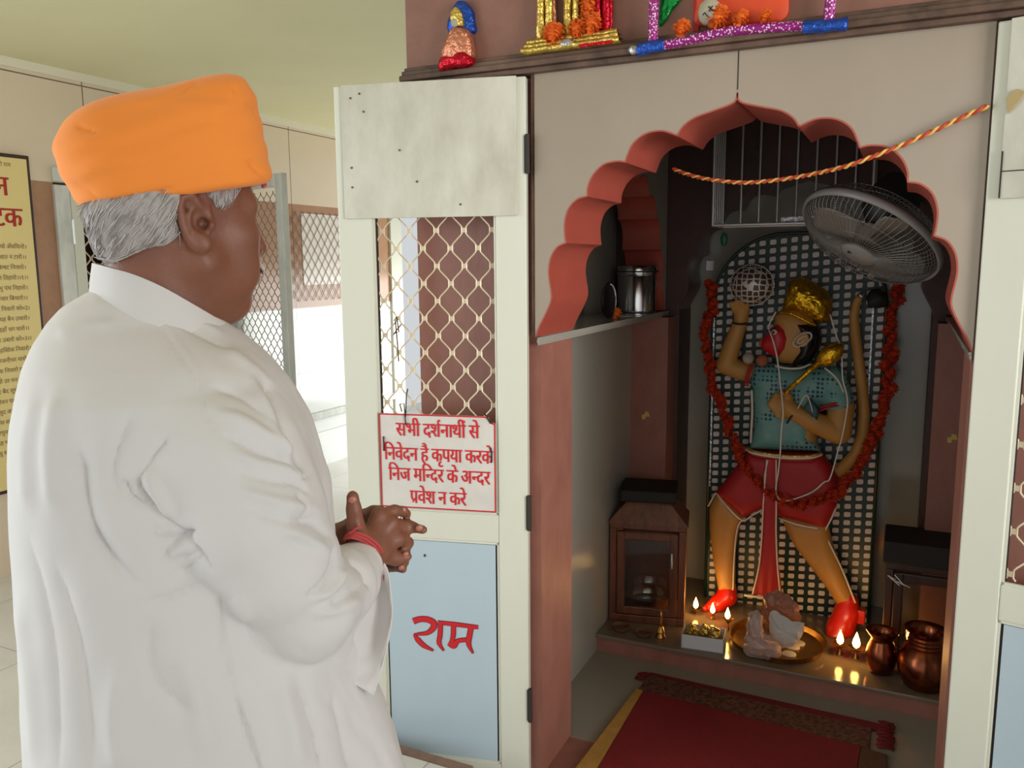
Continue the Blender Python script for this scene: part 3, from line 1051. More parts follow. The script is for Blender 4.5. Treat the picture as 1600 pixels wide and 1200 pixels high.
gate_leaf('cream mesh gate leaf closed in the passage wall behind the man', (XL, 2.815, 0), (0, 1), 0.515, 1.85, M['cream_frame'], 'wide')
gate_leaf('grey framed mesh gate leaf swung open beside the man\'s face', (XL + 0.03, 3.875, 0), (0.95, -0.31), 0.625, 1.955, M['grey_metal'], 'fine')
b = MB(); b.lathe([(0.05, 0), (0.045, 0.8), (0.035, 1.56)], (XL - 0.03, 3.78, 0.3), 14)
tag(b.build('red_cloth_drape', M['red_cloth'], smooth=True), 'strip of dark red cloth hanging in the gateway', 'cloth')
# added panel imitating what the glossy brown band mirrors
t = thing('tile_reflection', 'pale mesh panel imitating a reflection in the brown tile band', 'reflection', (XL, 4.75, 1.20))
b = MB(); b.box((XL, 4.56, 1.31), (XL + 0.004, 5.35, 1.80)); b.build('pale_reflection', mat('pale_reflection_tone', (226, 214, 206), 0.25), t)  # pale sheet and wires added to imitate gate and daylight mirrored in tile
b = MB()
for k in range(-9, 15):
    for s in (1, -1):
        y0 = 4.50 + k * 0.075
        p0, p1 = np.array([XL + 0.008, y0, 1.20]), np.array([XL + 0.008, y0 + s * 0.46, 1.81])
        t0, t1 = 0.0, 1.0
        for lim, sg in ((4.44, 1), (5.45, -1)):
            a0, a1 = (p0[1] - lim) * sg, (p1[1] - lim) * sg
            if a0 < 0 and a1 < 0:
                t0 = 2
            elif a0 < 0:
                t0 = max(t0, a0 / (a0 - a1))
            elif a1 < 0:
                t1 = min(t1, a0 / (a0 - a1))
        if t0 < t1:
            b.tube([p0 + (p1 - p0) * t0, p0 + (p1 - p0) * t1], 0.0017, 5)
b.build('wire_mesh', M['mesh_dark'], t, smooth=True)  # wires of the added panel, imitating the mirrored gate mesh
# low step with a brown border strip in front of the left door
t = thing('stone_step', 'low pale stone step with brown border below the left door', 'step', (-1.15, 1.60, 0))
MB().box((-1.75, 1.42, 0), (-0.98, 1.755, 0.118)).build('slab', M['floor_out'], t, bevel=0.004)
MB().box((-1.75, 1.755, 0), (-0.98, 1.785, 0.12)).build('border_strip', M['brown_strip'], t)

# ================================================================== LEDGE: foil-covered figures
rng = random.Random(7)
spot = mat('purple_white_spotted_foil', (150, 28, 122), 0.3, metal=0.3)
nt = spot.node_tree
tcn = nt.nodes.new('ShaderNodeTexCoord'); vo = nt.nodes.new('ShaderNodeTexVoronoi'); vo.inputs['Scale'].default_value = 190
lt = nt.nodes.new('ShaderNodeMath'); lt.operation = 'LESS_THAN'; lt.inputs[1].default_value = 0.36
mx = nt.nodes.new('ShaderNodeMix'); mx.data_type = 'RGBA'; mx.inputs[6].default_value = lin((150, 28, 122)); mx.inputs[7].default_value = lin((236, 214, 234))
nt.links.new(tcn.outputs['Object'], vo.inputs['Vector']); nt.links.new(vo.outputs['Distance'], lt.inputs[0]); nt.links.new(lt.outputs[0], mx.inputs[0])
nt.links.new(mx.outputs[2], nt.nodes['Principled BSDF'].inputs['Base Color'])
LZ = 1.962


def crumple(mb, amp, f=60, seed=0):
    out = []
    for v in mb.v:
        p = Vector((v[0] * f, v[1] * f, v[2] * f + seed * 7))
        n = mnoise.noise_vector(p)
        out.append((v[0] + amp * n[0], v[1] + amp * n[1], v[2] + amp * n[2]))
    mb.v = out
    return mb


def relief(poly, y0, y1, name, m, parent, amp=0.0025, pillow=True, seed=0, sm=True):
    """a plump relief: outline in (x, z), from the back plane y1 to the front y0"""
    P = catmull(poly, 5, True)
    c = np.mean(P, 0)
    mb = MB()
    rows = []
    for k, (s, yy) in enumerate(((1.0, y1), (1.0, y0 + 0.35 * (y1 - y0)), (0.93, y0 + 0.12 * (y1 - y0)), (0.78, y0), (0.45, y0 - 0.12 * (y1 - y0)), (0.02, y0 - 0.15 * (y1 - y0)))):
        rows.append([(c[0] + s * (p[0] - c[0]), yy, c[1] + s * (p[1] - c[1])) for p in P])
    mb.grid(rows, True)
    mb.add(rows[0], [tuple(range(len(P) - 1, -1, -1))])
    if amp:
        crumple(mb, amp, 55, seed)
    return mb.build(name, m, parent, smooth=sm, angle=60)


LY = 1.93
q2 = lambda pts, Y=LY: [(pY(x, y, Y)[0], pY(x, y, Y)[2]) for x, y in pts]
z1 = lambda pts: [(670 + x * 0.20625, y * 0.20625) for x, y in pts]
t = thing('foil_figurine', 'small blue, copper and red foil figurine standing left on the ledge', 'figurine', (-1.07, 1.935, LZ))
relief(q2(z1([(150, 245), (155, 120), (200, 20), (250, 5), (310, 50), (335, 160), (330, 250)])), 1.925, 1.946, 'blue_hood', M['blue_foil'], t, seed=1)
relief(q2(z1([(190, 190), (185, 110), (220, 60), (265, 110), (275, 210)])), 1.913, 1.93, 'gold_veil', M['pale_gold_foil'], t, seed=2)
b = MB().ball(pY(*z1([(198, 172)])[0], 1.915), 0.011, 12, 8, (1, 0.8, 1)); b.build('face', M['clay_pale'], t, smooth=True)
relief(q2(z1([(115, 450), (130, 360), (175, 260), (200, 220), (300, 225), (330, 300), (335, 440), (230, 470)])), 1.908, 1.94, 'copper_robe', M['copper_foil'], t, seed=3)
relief(q2(z1([(100, 545), (115, 455), (160, 440), (230, 445), (270, 400), (335, 430), (345, 500), (225, 528)])), 1.902, 1.94, 'red_base', M['red_foil'], t, seed=4)
b = crumple(MB().tube([pY(*z1([p])[0], 1.905) for p in ((150, 462), (190, 452), (250, 452))], 0.003, 6), 0.002, 90); b.build('silver_trim', M['silver_foil'], t, smooth=True)

t = thing('foil_stepped_base', 'stepped pale gold foil base with a red patch under the figures', 'base', (-0.76, 1.93, 1.94))
x0, x1 = pY(815, 90, 1.90)[0], pY(968, 75, 1.90)[0]
for k, (dz, dx, yf) in enumerate(((0.0, 0.0, 1.893), (0.011, 0.005, 1.901), (0.022, 0.010, 1.909))):
    mb = MB()
    n = 40
    rows = []
    for (yy, zz) in ((1.932, 0), (yf, 0), (yf - 0.002, 0.004), (yf, 0.0105), (1.932, 0.0105)):
        rows.append([(x0 + dx + (x1 - x0 - 2 * dx) * i / n, yy, 1.952 + dz + zz) for i in range(n + 1)])
    mb.grid(rows)
    crumple(mb, 0.0016, 60, k)
    mb.build('step', M['pale_gold_foil'], t, smooth=True)
b = crumple(MB().box((pY(905, 82, 1.89)[0], 1.890, 1.948), (pY(955, 80, 1.89)[0], 1.897, 1.955)), 0.001); b.build('red_patch', M['red_foil'], t)


def foil_figure(label, pxs, mats, seed):
    """standing figure: column legs, body and head on the ledge (only its lower half shows)"""
    X = pY(pxs, 50, 1.92)[0]
    t = thing('foil_figure', label, 'figure', (X, 1.925, 1.985), 0, 'foil figures on the gold base')
    for s, nm in ((-0.013, 'left_leg'), (0.013, 'right_leg')):
        mb = MB().lathe([(0.0105, 1.985), (0.011, 2.0), (0.010, 2.04), (0.0115, 2.08), (0.012, 2.12), (0.010, 2.15)], (X + s * 0.85, 1.924, 0), 18)
        crumple(mb, 0.003, 70, seed); mb.build(nm, mats[0], t, smooth=True)
    for s, nm in ((-0.020, 'left_drape'), (0.020, 'right_drape')):
        mb = MB().lathe([(0.005, 1.987), (0.006, 2.02), (0.005, 2.07), (0.006, 2.12), (0.004, 2.14)], (X + s, 1.932, 0), 12)
        crumple(mb, 0.003, 80, seed + 1); mb.build(nm, mats[1], t, smooth=True)
    mb = MB().lathe([(0.016, 2.13), (0.022, 2.17), (0.024, 2.22), (0.018, 2.25), (0.010, 2.262)], (X, 1.928, 0), 18, sy=0.7)
    crumple(mb, 0.003, 70, seed + 2); mb.build('body', mats[0], t, smooth=True)
    mb = MB().ball((X, 1.922, 2.285), 0.022, 16, 10); mb.build('head', M['clay_pale'], t, smooth=True)
    mb = MB().lathe([(0.022, 2.295), (0.018, 2.32), (0.004, 2.35)], (X, 1.926, 0), 14); crumple(mb, 0.002, 80, seed); mb.build('crown', M['pale_gold_foil'], t, smooth=True)


foil_figure('gold foil figure with copper drapes, leftmost on the stepped base', 851, (M['pale_gold_foil'], M['copper_foil']), 11)
foil_figure('gold foil figure with copper drapes beside the orange garland on ledge', 893, (M['pale_gold_foil'], M['copper_foil']), 15)
foil_figure('crimson foil figure standing at the right of the stepped gold base', 939, (M['red_foil'], M['red_foil']), 21)


def marigold_mesh(mb, c, r, seed=0, petals=26, squash=0.75, axis=(0, -1, 0)):
    """ruffled pompom of petals"""
    rg = random.Random(seed)
    c = np.array(c, float)
    az = np.array(axis, float); az /= np.linalg.norm(az)
    ax = np.cross(az, (0.3, 0.2, 1)); ax /= np.linalg.norm(ax)
    ay = np.cross(az, ax)
    mb.ball(c, r * 0.62, 10, 7)
    for i in range(petals):
        u = (i + 0.5) / petals
        th = math.acos(1 - 1.35 * u)
        ph = i * 2.39996 + rg.uniform(-0.2, 0.2)
        d = math.cos(th) * az * squash + math.sin(th) * (math.cos(ph) * ax + math.sin(ph) * ay)
        d /= np.linalg.norm(d)
        s = np.cross(d, (0.21, 0.37, 0.9)); s /= np.linalg.norm(s)
        s2 = np.cross(d, s)
        L = r * rg.uniform(0.85, 1.1)
        w = r * rg.uniform(0.24, 0.34)
        a, bb = c + d * r * 0.4, c + d * L
        tw = rg.uniform(-0.4, 0.4) * r
        mb.add([a - s * w * 0.5, a + s * w * 0.5, bb + s * w + s2 * tw * .3, bb + d * r * 0.08, bb - s * w + s2 * tw * .3], [(0, 1, 2, 3, 4)])
    return mb


flowers = [(865, 53, 15, 'orange marigold at the left of the stepped gold base on ledge'), (902, 45, 12, 'orange marigold in the middle of the stepped gold base on ledge'), (925, 36, 14, 'orange marigold below the garland strand on the stepped gold base'),
           (1066, 44, 14, 'single orange marigold on the ledge left of the pale clay pot'), (1122, 27, 18, 'large orange marigold leaning on the pale clay pot'), (1158, 28, 13, 'orange marigold at the foot of the vermilion idol, centre'),
           (1196, 25, 10, 'small orange marigold at the right foot of the vermilion idol')]
for i, (x, y, r, lb) in enumerate(flowers):
    Y = 1.905 if i < 3 else 1.908
    p = pY(x, y, Y)
    tag(marigold_mesh(MB(), p, r * (0.00175 if i < 3 else 0.00135), i, 40).build('marigold', M['marigold'], smooth=False), lb, 'flower', 'loose marigolds on the ledge')
t = thing('marigold_strand', 'vertical strand of orange marigolds hanging before the gold figures', 'garland', pY(918, 30, 1.908))
MB().tube([pY(918, 26, 1.908), pY(921, 0, 1.91), pY(922, -60, 1.925)], 0.0014, 5).build('string', M['carpet_dark'], t, smooth=True)
for i in range(5):
    marigold_mesh(MB(), pY(918 + i % 2 * 3, 22 - i * 9, 1.908), 0.017, 40 + i, 24).build('marigold', M['marigold'], t)
b = crumple(MB().ball(pY(886, 66, 1.895), 0.012, 14, 8, (1.6, 0.7, 0.6)), 0.005, 90); tag(b.build('crumpled_foil', M['silver_foil'], smooth=True), 'crumpled silver foil scrap between marigolds on gold base', 'foil')
b = crumple(MB().ball(pY(990, 79, 1.915), 0.012, 14, 8, (1.1, 0.7, 0.9)), 0.005, 90, 3); tag(b.build('crumpled_foil', M['silver_foil'], smooth=True), 'crumpled silver foil scrap beside the blue rail end', 'foil')
# rail frame round the vermilion idol
t = thing('spotted_rail_frame', 'purple spotted rail frame with blue foil ends on the ledge', 'frame', (-0.38, 1.92, 1.94))
R3 = lambda pts, Y: [pY(x, y, Y) for x, y in pts]
b = MB().tube(catmull(R3([(1036, 71), (1080, 62), (1130, 50), (1190, 44), (1262, 40)], 1.912), 8), 0.0105, 12); b.build('bottom_rail', spot, t, smooth=True, angle=50)
b = MB().tube(R3([(1020, 66), (1021, 30), (1023, -60)], 1.915), 0.0115, 12); b.build('left_post', spot, t, smooth=True, angle=50)
b = MB().tube(R3([(1294, 34), (1298, 0), (1303, -70)], 1.915), 0.0115, 12); b.build('right_post', spot, t, smooth=True, angle=50)
for a, c in (((997, 78), (1038, 70)), ((1256, 43), (1324, 38))):
    n = 24
    b = MB().tube([pY(a[0] + (c[0] - a[0]) * k / n, a[1] + (c[1] - a[1]) * k / n, 1.909) for k in range(n + 1)], 0.0135, 14)
    crumple(b, 0.0025, 70); b.build('blue_foil_end', M['blue_foil'], t, smooth=True)
relief(q2([(1029, 38), (1031, 0), (1033, -60), (1080, -60), (1068, -10), (1050, 12), (1040, 30)]), 1.932, 1.944, 'green_foil_drape', M['green_foil'], None, seed=8)
tag(COL.objects['green_foil_drape'], 'crinkled green foil drape hanging behind the spotted rail', 'foil')
t = thing('seated_idol', 'glossy vermilion seated idol inside the purple spotted rail frame', 'idol', (-0.36, 1.945, LZ))
relief(q2([(1090, 38), (1088, 0), (1092, -70), (1130, -95), (1190, -95), (1225, -60), (1232, 0), (1222, 30), (1170, 36)]), 1.928, 1.945, 'body', M['orange_idol'], t, amp=0.001)
X = pY(1160, 0, 1.93)[0]
MB().ball((X, 1.937, 2.208), 0.055, 20, 14, (1, 0.5, 1)).build('head', M['orange_idol'], t, smooth=True)
b = MB().box((pY(1084, 20, 1.94)[0], 1.935, LZ), (pY(1093, 20, 1.94)[0], 1.9455, 2.25)); b.build('red_edge', M['red_cloth'], t)
t = thing('clay_pot', 'small pale clay pot with dark brush marks beside vermilion idol', 'pot', pY(1108, 33, 1.915))
pc = pY(1109, 16, 1.915)
MB().lathe([(0.012, -0.030), (0.022, -0.020), (0.025, -0.004), (0.022, 0.012), (0.013, 0.020), (0.012, 0.024), (0.017, 0.030)], pc, 24).build('pot_body', M['clay_pale'], t, smooth=True)
mb = MB()
for pts in ([(1098, 24), (1101, 20), (1104, 24), (1108, 27)], [(1107, 10), (1112, 15), (1115, 18)], [(1114, 9), (1110, 14), (1108, 18)]):
    mb.tube(catmull([pY(x, y, 1.8895) for x, y in pts], 4), 0.0012, 6)
mb.build('brush_mark', M['black'], t, smooth=True)

# ================================================================== twisted cord, fan, steel grille
t = thing('twisted_cord', 'red and yellow twisted cord slung across the shrine arch', 'cord', (-0.25, 2.05, 1.65))
ctrl = [(1545, 165, 1.930), (1500, 185, 1.935), (1420, 222, 1.938), (1345, 252, 1.942), (1310, 263, 1.965), (1250, 276, 2.03), (1190, 284, 2.07), (1150, 285, 2.10), (1100, 279, 2.15), (1070, 271, 2.18), (1052, 264, 2.204)]
path = catmull([pY(x, y, Y) for x, y, Y in ctrl], 24)
for ph, nm, m in ((0, 'red_strand', M['rope_red']), (math.pi, 'yellow_strand', M['rope_yellow'])):
    pts, ln = [], 0.0
    for i, p in enumerate(path):
        if i:
            ln += np.linalg.norm(p - path[i - 1])
        tg = path[min(i + 1, len(path) - 1)] - path[max(i - 1, 0)]
        tg /= np.linalg.norm(tg)
        s = np.cross(tg, (0, 0, 1)); s /= np.linalg.norm(s)
        u = np.cross(s, tg)
        a = 2 * math.pi * ln / 0.034 + ph
        pts.append(p + 0.0027 * (math.cos(a) * s + math.sin(a) * u))
    MB().tube(pts, 0.0029, 8).build(nm, m, t, smooth=True)

# wall fan
FC = pY(1360, 369, 2.42)
toc = CAMP - FC; dist = np.linalg.norm(toc); toc /= dist
ll = -0.545 * AX_R - 0.838 * AX_U
ll -= toc * (ll @ toc); ll /= np.linalg.norm(ll)
th = math.radians(65)
fn = math.cos(th) * toc + math.sin(th) * ll
mj = np.cross(fn, toc); mj /= np.linalg.norm(mj)
mn = np.cross(fn, mj)
FR = 0.5 * 222 / FPX * (-(CAMP - FC) @ AX_F)
t = thing('wall_fan', 'grey caged wall fan tilted down inside the shrine arch', 'fan', FC)
cp = lambda r, a, h: FC + r * (math.cos(a) * mj + math.sin(a) * mn) + h * fn
b = MB()
rows = [[cp(FR + dr, 2 * math.pi * k / 72, h) for k in range(72)] for dr, h in ((-0.004, -0.011), (0.002, -0.013), (0.005, 0), (0.002, 0.013), (-0.004, 0.011), (-0.005, 0), (-0.004, -0.011))]
b.grid(rows, True); b.build('guard_rim', M['fan_grey'], t, smooth=True)
for sgn, dep, nm in ((1, 0.062, 'front_guard'), (-1, 0.075, 'rear_guard')):
    b = MB()
    for k in range(72):
        a = 2 * math.pi * k / 72
        b.tube([cp(FR * s, a + tw, sgn * dep * g) for s, g, tw in ((0.985, 0.02, 0), (0.93, 0.42, 0.02), (0.80, 0.74, 0.05), (0.55, 0.93, 0.09), (0.26, 1.0, 0.14))], 0.0011, 4, caps=False)
    for s, g in ((0.80, 0.74), (0.55, 0.93)):
        b.tube([cp(FR * s, 2 * math.pi * k / 60, sgn * dep * g) for k in range(60)], 0.0011, 5, closed=True)
    b.build(nm, M['fan_wire'], t, smooth=True)
b = MB(); b.lathe([(0.001, 0.066), (FR * 0.24, 0.064), (FR * 0.27, 0.058), (FR * 0.22, 0.05)], FC, 28, axis=fn); b.build('centre_badge', M['fan_grey'], t, smooth=True, angle=50)
for k in range(3):
    a0 = 2.2 + 2 * math.pi * k / 3
    rows = []
    for i in range(9):
        s = i / 8
        r = FR * (0.16 + 0.70 * s)
        wdt = 0.42 + 0.42 * math.sin(math.pi * min(1, 0.25 + 0.72 * s))
        rows.append([cp(r, a0 + wdt * (j / 8 - 0.5) * (1.05 - 0.2 * s) + 0.2 * s, 0.018 * (j / 4 - 1) * (1 - 0.3 * s)) for j in range(9)])
    b = MB(); b.grid(rows)
    o = b.build('blade', M['fan_blade'], t, smooth=True)
    sd = o.modifiers.new('thickness', 'SOLIDIFY'); sd.thickness = 0.002
b = MB(); b.lathe([(0.001, 0.035), (FR * 0.15, 0.03), (FR * 0.18, 0.0), (FR * 0.17, -0.02)], FC, 24, axis=fn); b.build('hub', M['fan_blade'], t, smooth=True, angle=50)
b = MB(); b.lathe([(FR * 0.16, -0.03), (FR * 0.34, -0.07), (FR * 0.36, -0.12), (FR * 0.28, -0.17), (0.01, -0.18)], FC, 24, axis=fn); b.build('motor_housing', M['fan_dark'], t, smooth=True, angle=50)
b = MB(); a = FC - fn * 0.15
b.tube(catmull([a, a + np.array([0.03, 0.02, 0.01]), np.array([0.090, FC[1] + 0.14, FC[2] + 0.05]), np.array([0.1255, FC[1] + 0.15, FC[2] + 0.05])], 6), 0.016, 12)
b.build('wall_arm', M['fan_dark'], t, smooth=True)
b = MB().tube([FC + fn * 0.066 + mj * 0.02, FC + fn * 0.066 + mj * 0.028], 0.004, 6); b.build('badge_screw', M['fan_dark'], t)

# steel bar rack in front of the inner arch
t = thing('steel_bar_rack', 'polished steel bar rack hung high before the dark inner arch', 'rack', (-0.38, 3.1, 1.58))
xa, xb, ya, yb, za, zb = -0.652, -0.125, 3.05, 3.225, 1.580, 2.02
b = MB()
for (p, q) in (((xa, ya, za), (xb, ya, za)), ((xa, yb, za), (xb, yb, za)), ((xa, ya, za), (xa, yb, za)), ((xb, ya, za), (xb, yb, za)), ((xa, ya, zb), (xb, ya, zb)), ((xa, yb, zb), (xb, yb, zb)), ((xa, ya, zb), (xa, yb, zb)), ((xb, ya, zb), (xb, yb, zb)), ((xa, ya, za), (xa, ya, zb)), ((xb, ya, za), (xb, ya, zb))):
    b.tube([p, q], 0.005, 8)
b.build('rack_frame', M['steel_dull'], t, smooth=True, angle=50)
n = 8
for i in range(n + 1):
    x = xa + (xb - xa) * i / n
    MB().tube([(x, yb, za), (x, yb, zb)], 0.0042, 8).build('bar', M['steel_dull'], t, smooth=True, angle=50)
for side in (xa, xb):
    for i in range(1, 5):
        y = ya + (yb - ya) * i / 5
        MB().tube([(side, y, za), (side, y, zb)], 0.0032, 8).build('side_bar', M['steel_dull'], t, smooth=True, angle=50)
for x in (xa + 0.02, xb - 0.02):
    MB().tube([(x, ya + 0.08, zb), (x, ya + 0.08, 2.1)], 0.004, 8).build('hanger', M['steel_dull'], t, smooth=True)
b = crumple(MB().box((-0.42, 3.07, za + 0.005), (-0.30, 3.20, za + 0.022)), 0.004, 40); tag(b.build('foil_packet', M['silver_foil']), 'crumpled silver packet lying on the steel bar rack', 'packet')
b = MB().ball(pY(1131, 374, 3.45), 0.018, 14, 10, (0.8, 0.35, 1.5)); tag(b.build('green_night_lamp', mat('green_plastic', (60, 138, 110), 0.35), smooth=True), 'small green oval fixture on the alcove wall left of rack', 'fixture')
b = MB(); c = pY(1109, 415, 3.452); b.box(c - np.array([0.016, 0.006, 0.022]), c + np.array([0.016, 0.008, 0.022])); tag(b.build('switch_plate', M['steel_dull'], bevel=0.003), 'small metal switch plate on the alcove wall above the garland', 'switch')
# ================================================================== THE DEITY ON ITS PATTERNED BOARD
YS = 3.20                                    # middle plane of the figure
YB = 3.275                                   # face of the board
za_ = lambda x, y: (1060 + x * 0.3, 400 + y * 0.3)
zb_ = lambda x, y: (1060 + x * 0.3, 680 + y * 0.3)


def sA(x, y, Y=YS):
    return pY(*za_(x, y), Y)


def sB(x, y, Y=YS):
    return pY(*zb_(x, y), Y)


A2 = lambda pts, Y=YS: [(sA(x, y, Y)[0], sA(x, y, Y)[2]) for x, y in pts]
B2 = lambda pts, Y=YS: [(sB(x, y, Y)[0], sB(x, y, Y)[2]) for x, y in pts]

lattice = mat('green_white_lattice', (16, 58, 46), 0.45)
nt = lattice.node_tree
g = nt.nodes.new('ShaderNodeNewGeometry'); sp = nt.nodes.new('ShaderNodeSeparateXYZ'); nt.links.new(g.outputs['Position'], sp.inputs[0])


def mth(op, a, b=None):
    n = nt.nodes.new('ShaderNodeMath'); n.operation = op
    for i, q in enumerate((a, b)):
        if q is None:
            continue
        if isinstance(q, (int, float)):
            n.inputs[i].default_value = q
        else:
            nt.links.new(q, n.inputs[i])
    return n.outputs[0]


px_, pz_ = 0.0385, 0.0320
u = mth('DIVIDE', mth('ADD', sp.outputs[0], 10.0), px_)
v = mth('DIVIDE', mth('ADD', mth('ADD', sp.outputs[2], 10.0), mth('MULTIPLY', sp.outputs[0], -0.10)), pz_)
du = mth('ABSOLUTE', mth('SUBTRACT', mth('FRACT', u), 0.5))
dv = mth('ABSOLUTE', mth('SUBTRACT', mth('FRACT', v), 0.5))
d = mth('POWER', mth('ADD', mth('POWER', mth('DIVIDE', du, 0.30), 4.0), mth('POWER', mth('DIVIDE', dv, 0.30), 4.0)), 0.25)
cell = mth('LESS_THAN', d, 1.0)
du2 = mth('ABSOLUTE', mth('SUBTRACT', mth('FRACT', mth('ADD', u, 0.5)), 0.5))
dv2 = mth('ABSOLUTE', mth('SUBTRACT', mth('FRACT', mth('ADD', v, 0.5)), 0.5))
dk = mth('LESS_THAN', mth('ADD', mth('MULTIPLY', du, 1.0), mth('MULTIPLY', dv2, 2.2)), 0.34)
m1 = nt.nodes.new('ShaderNodeMix'); m1.data_type = 'RGBA'; m1.inputs[6].default_value = lin((12, 44, 36)); m1.inputs[7].default_value = lin((12, 14, 15)); nt.links.new(dk, m1.inputs[0])
m2 = nt.nodes.new('ShaderNodeMix'); m2.data_type = 'RGBA'; nt.links.new(cell, m2.inputs[0]); nt.links.new(m1.outputs[2], m2.inputs[6]); m2.inputs[7].default_value = lin((214, 204, 196))
nt.links.new(m2.outputs[2], nt.nodes['Principled BSDF'].inputs['Base Color'])

bx0, bx1, bz0, bz1 = -0.690, -0.070, 0.077, 1.553
t = thing('lattice_backboard', 'tall arched backboard of green and white lattice behind the deity', 'board', (-0.38, YB + 0.02, 0.076))
r = 0.27
out = [(bx0, bz0), (bx1, bz0)]
for k in range(13):
    a = math.pi / 2 * k / 12
    out.append((bx1 - r + r * math.cos(a), bz1 - r + r * math.sin(a)))
for k in range(13):
    a = math.pi / 2 * (1 + k / 12)
    out.append((bx0 + r + r * math.cos(a), bz1 - r + r * math.sin(a)))
MB().prism(out, (0, YB, 0), (1, 0, 0), (0, 0, 1), (0, 0.022, 0)).build('lattice_panel', lattice, t)
e = [np.array([p[0], YB - 0.002, p[1]]) for p in out]
MB().tube(e[1:] + [e[0]], 0.006, 8).build('rounded_edging', mat('dark_green_edging', (30, 52, 42), 0.3), t, smooth=True)
for x, nm in ((bx0 + 0.005, 'left_silver_strip'), (bx1 - 0.045, 'right_silver_strip')):
    MB().box((x, YB - 0.012, 0.55 if x < -0.3 else 0.75), (x + 0.006, YB - 0.001, 1.30)).build(nm, M['silver_foil'], t)

D = thing('deity_statue', 'painted monkey-faced deity statue with raised ball, mace and long tail', 'statue', (-0.38, YS, 0.076))
ysh = lambda P, dy: np.array([P[0], P[1] + dy, P[2]])


def pil(P, poly, T, rr, yc=YS):
    d2 = sd_poly(P[:, [0, 2]], poly)
    a = np.maximum(d2 + rr, 0)
    b = np.maximum(np.abs(P[:, 1] - yc) - (T - rr), 0)
    return np.sqrt(a * a + b * b) - rr + np.minimum(np.maximum(d2 + rr, np.abs(P[:, 1] - yc) - (T - rr)), 0)


legL = B2([(215, 262), (345, 415), (318, 480), (300, 600), (297, 800), (212, 806), (183, 640), (163, 470), (163, 370)])
legR = B2([(540, 400), (780, 440), (808, 560), (862, 700), (922, 852), (828, 868), (780, 790), (690, 670), (605, 560), (560, 470)])
headp = A2([(500, 370), (505, 310), (540, 275), (640, 270), (720, 330), (735, 430), (700, 520), (610, 560), (540, 555), (470, 500), (450, 450)])
corep = A2([(420, 580), (760, 585), (830, 660), (740, 800), (720, 1000), (400, 995), (405, 700)])
TAIL = [(sA(780, 1150, 3.225)), sA(860, 1100, 3.225), sA(925, 1030, 3.222), sA(960, 930, 3.22), sA(968, 820, 3.22), sA(957, 690, 3.22), sA(938, 540, 3.22), sA(920, 400, 3.22), sA(915, 310, 3.22), sA(928, 240, 3.22), sA(950, 205, 3.22)]
TR = [0.024, 0.023, 0.022, 0.022, 0.021, 0.020, 0.019, 0.019, 0.017, 0.015, 0.012]


def bb(poly, T, yc, m=0.02):
    a = np.array(poly)
    return (a[:, 0].min() - m, yc - T - m, a[:, 1].min() - m), (a[:, 0].max() + m, yc + T + m, a[:, 1].max() + m)


def f_body(P):
    d = pil(P, legL, 0.040, 0.040, YS - 0.005)
    d = smin(d, pil(P, legR, 0.044, 0.044, YS - 0.02), 0.02)
    d = smin(d, pil(P, corep, 0.060, 0.055), 0.03)
    d = smin(d, pil(P, headp, 0.062, 0.060, YS - 0.01), 0.02)
    # raised arm
    d = smin(d, sd_chain(P, [sA(430, 610), sA(330, 600), sA(248, 568), sA(285, 450), sA(325, 340), sA(330, 285)], [0.040, 0.036, 0.037, 0.033, 0.026, 0.030]), 0.02)
    for k, (x, y) in enumerate(((285, 245), (312, 236), (340, 240), (366, 252))):       # fingers under the ball
        d = smin(d, sd_chain(P, [ysh(sA(300 + 20 * k, 285), -0.015), ysh(sA(x, y), -0.035)], [0.011, 0.009]), 0.006)
    # bent arm and fist
    d = smin(d, sd_chain(P, [ysh(sA(815, 660), -0.02), ysh(sA(850, 780), -0.03), ysh(sA(838, 905), -0.04), ysh(sA(720, 850), -0.07), ysh(sA(610, 790), -0.085)], [0.045, 0.047, 0.046, 0.038, 0.028]), 0.02)
    d = smin(d, sd_chain(P, [ysh(sA(610, 790), -0.085), ysh(sA(560, 745), -0.09)], [0.028, 0.032]), 0.015)
    for k in range(4):                                                                  # curled fingers
        a, b = ysh(sA(530 + 22 * k, 705 + 4 * k), -0.095), ysh(sA(500 + 12 * k, 745 + 18 * k), -0.112)
        d = smin(d, sd_chain(P, [a, b, ysh(sA(530 + 12 * k, 775 + 14 * k), -0.105)], [0.010, 0.010, 0.009]), 0.006)
    d = smin(d, sd_chain(P, [ysh(sA(600, 720), -0.09), ysh(sA(585, 695), -0.112), ysh(sA(560, 688), -0.115)], [0.012, 0.010, 0.009]), 0.006)
    # muzzle and ear
    d = smin(d, sd_ell(P, ysh(sA(450, 450), -0.015), (0.020, 0.022, 0.020)), 0.012)
    d = smin(d, sd_chain(P, TAIL, TR), 0.012)
    return d


V, Q = nets(f_body, (-0.74, 3.02, 0.10), (-0.05, 3.30, 1.45), 0.0045)
net_obj('body', relax(V, Q, 1), Q, M['ochre'], D)

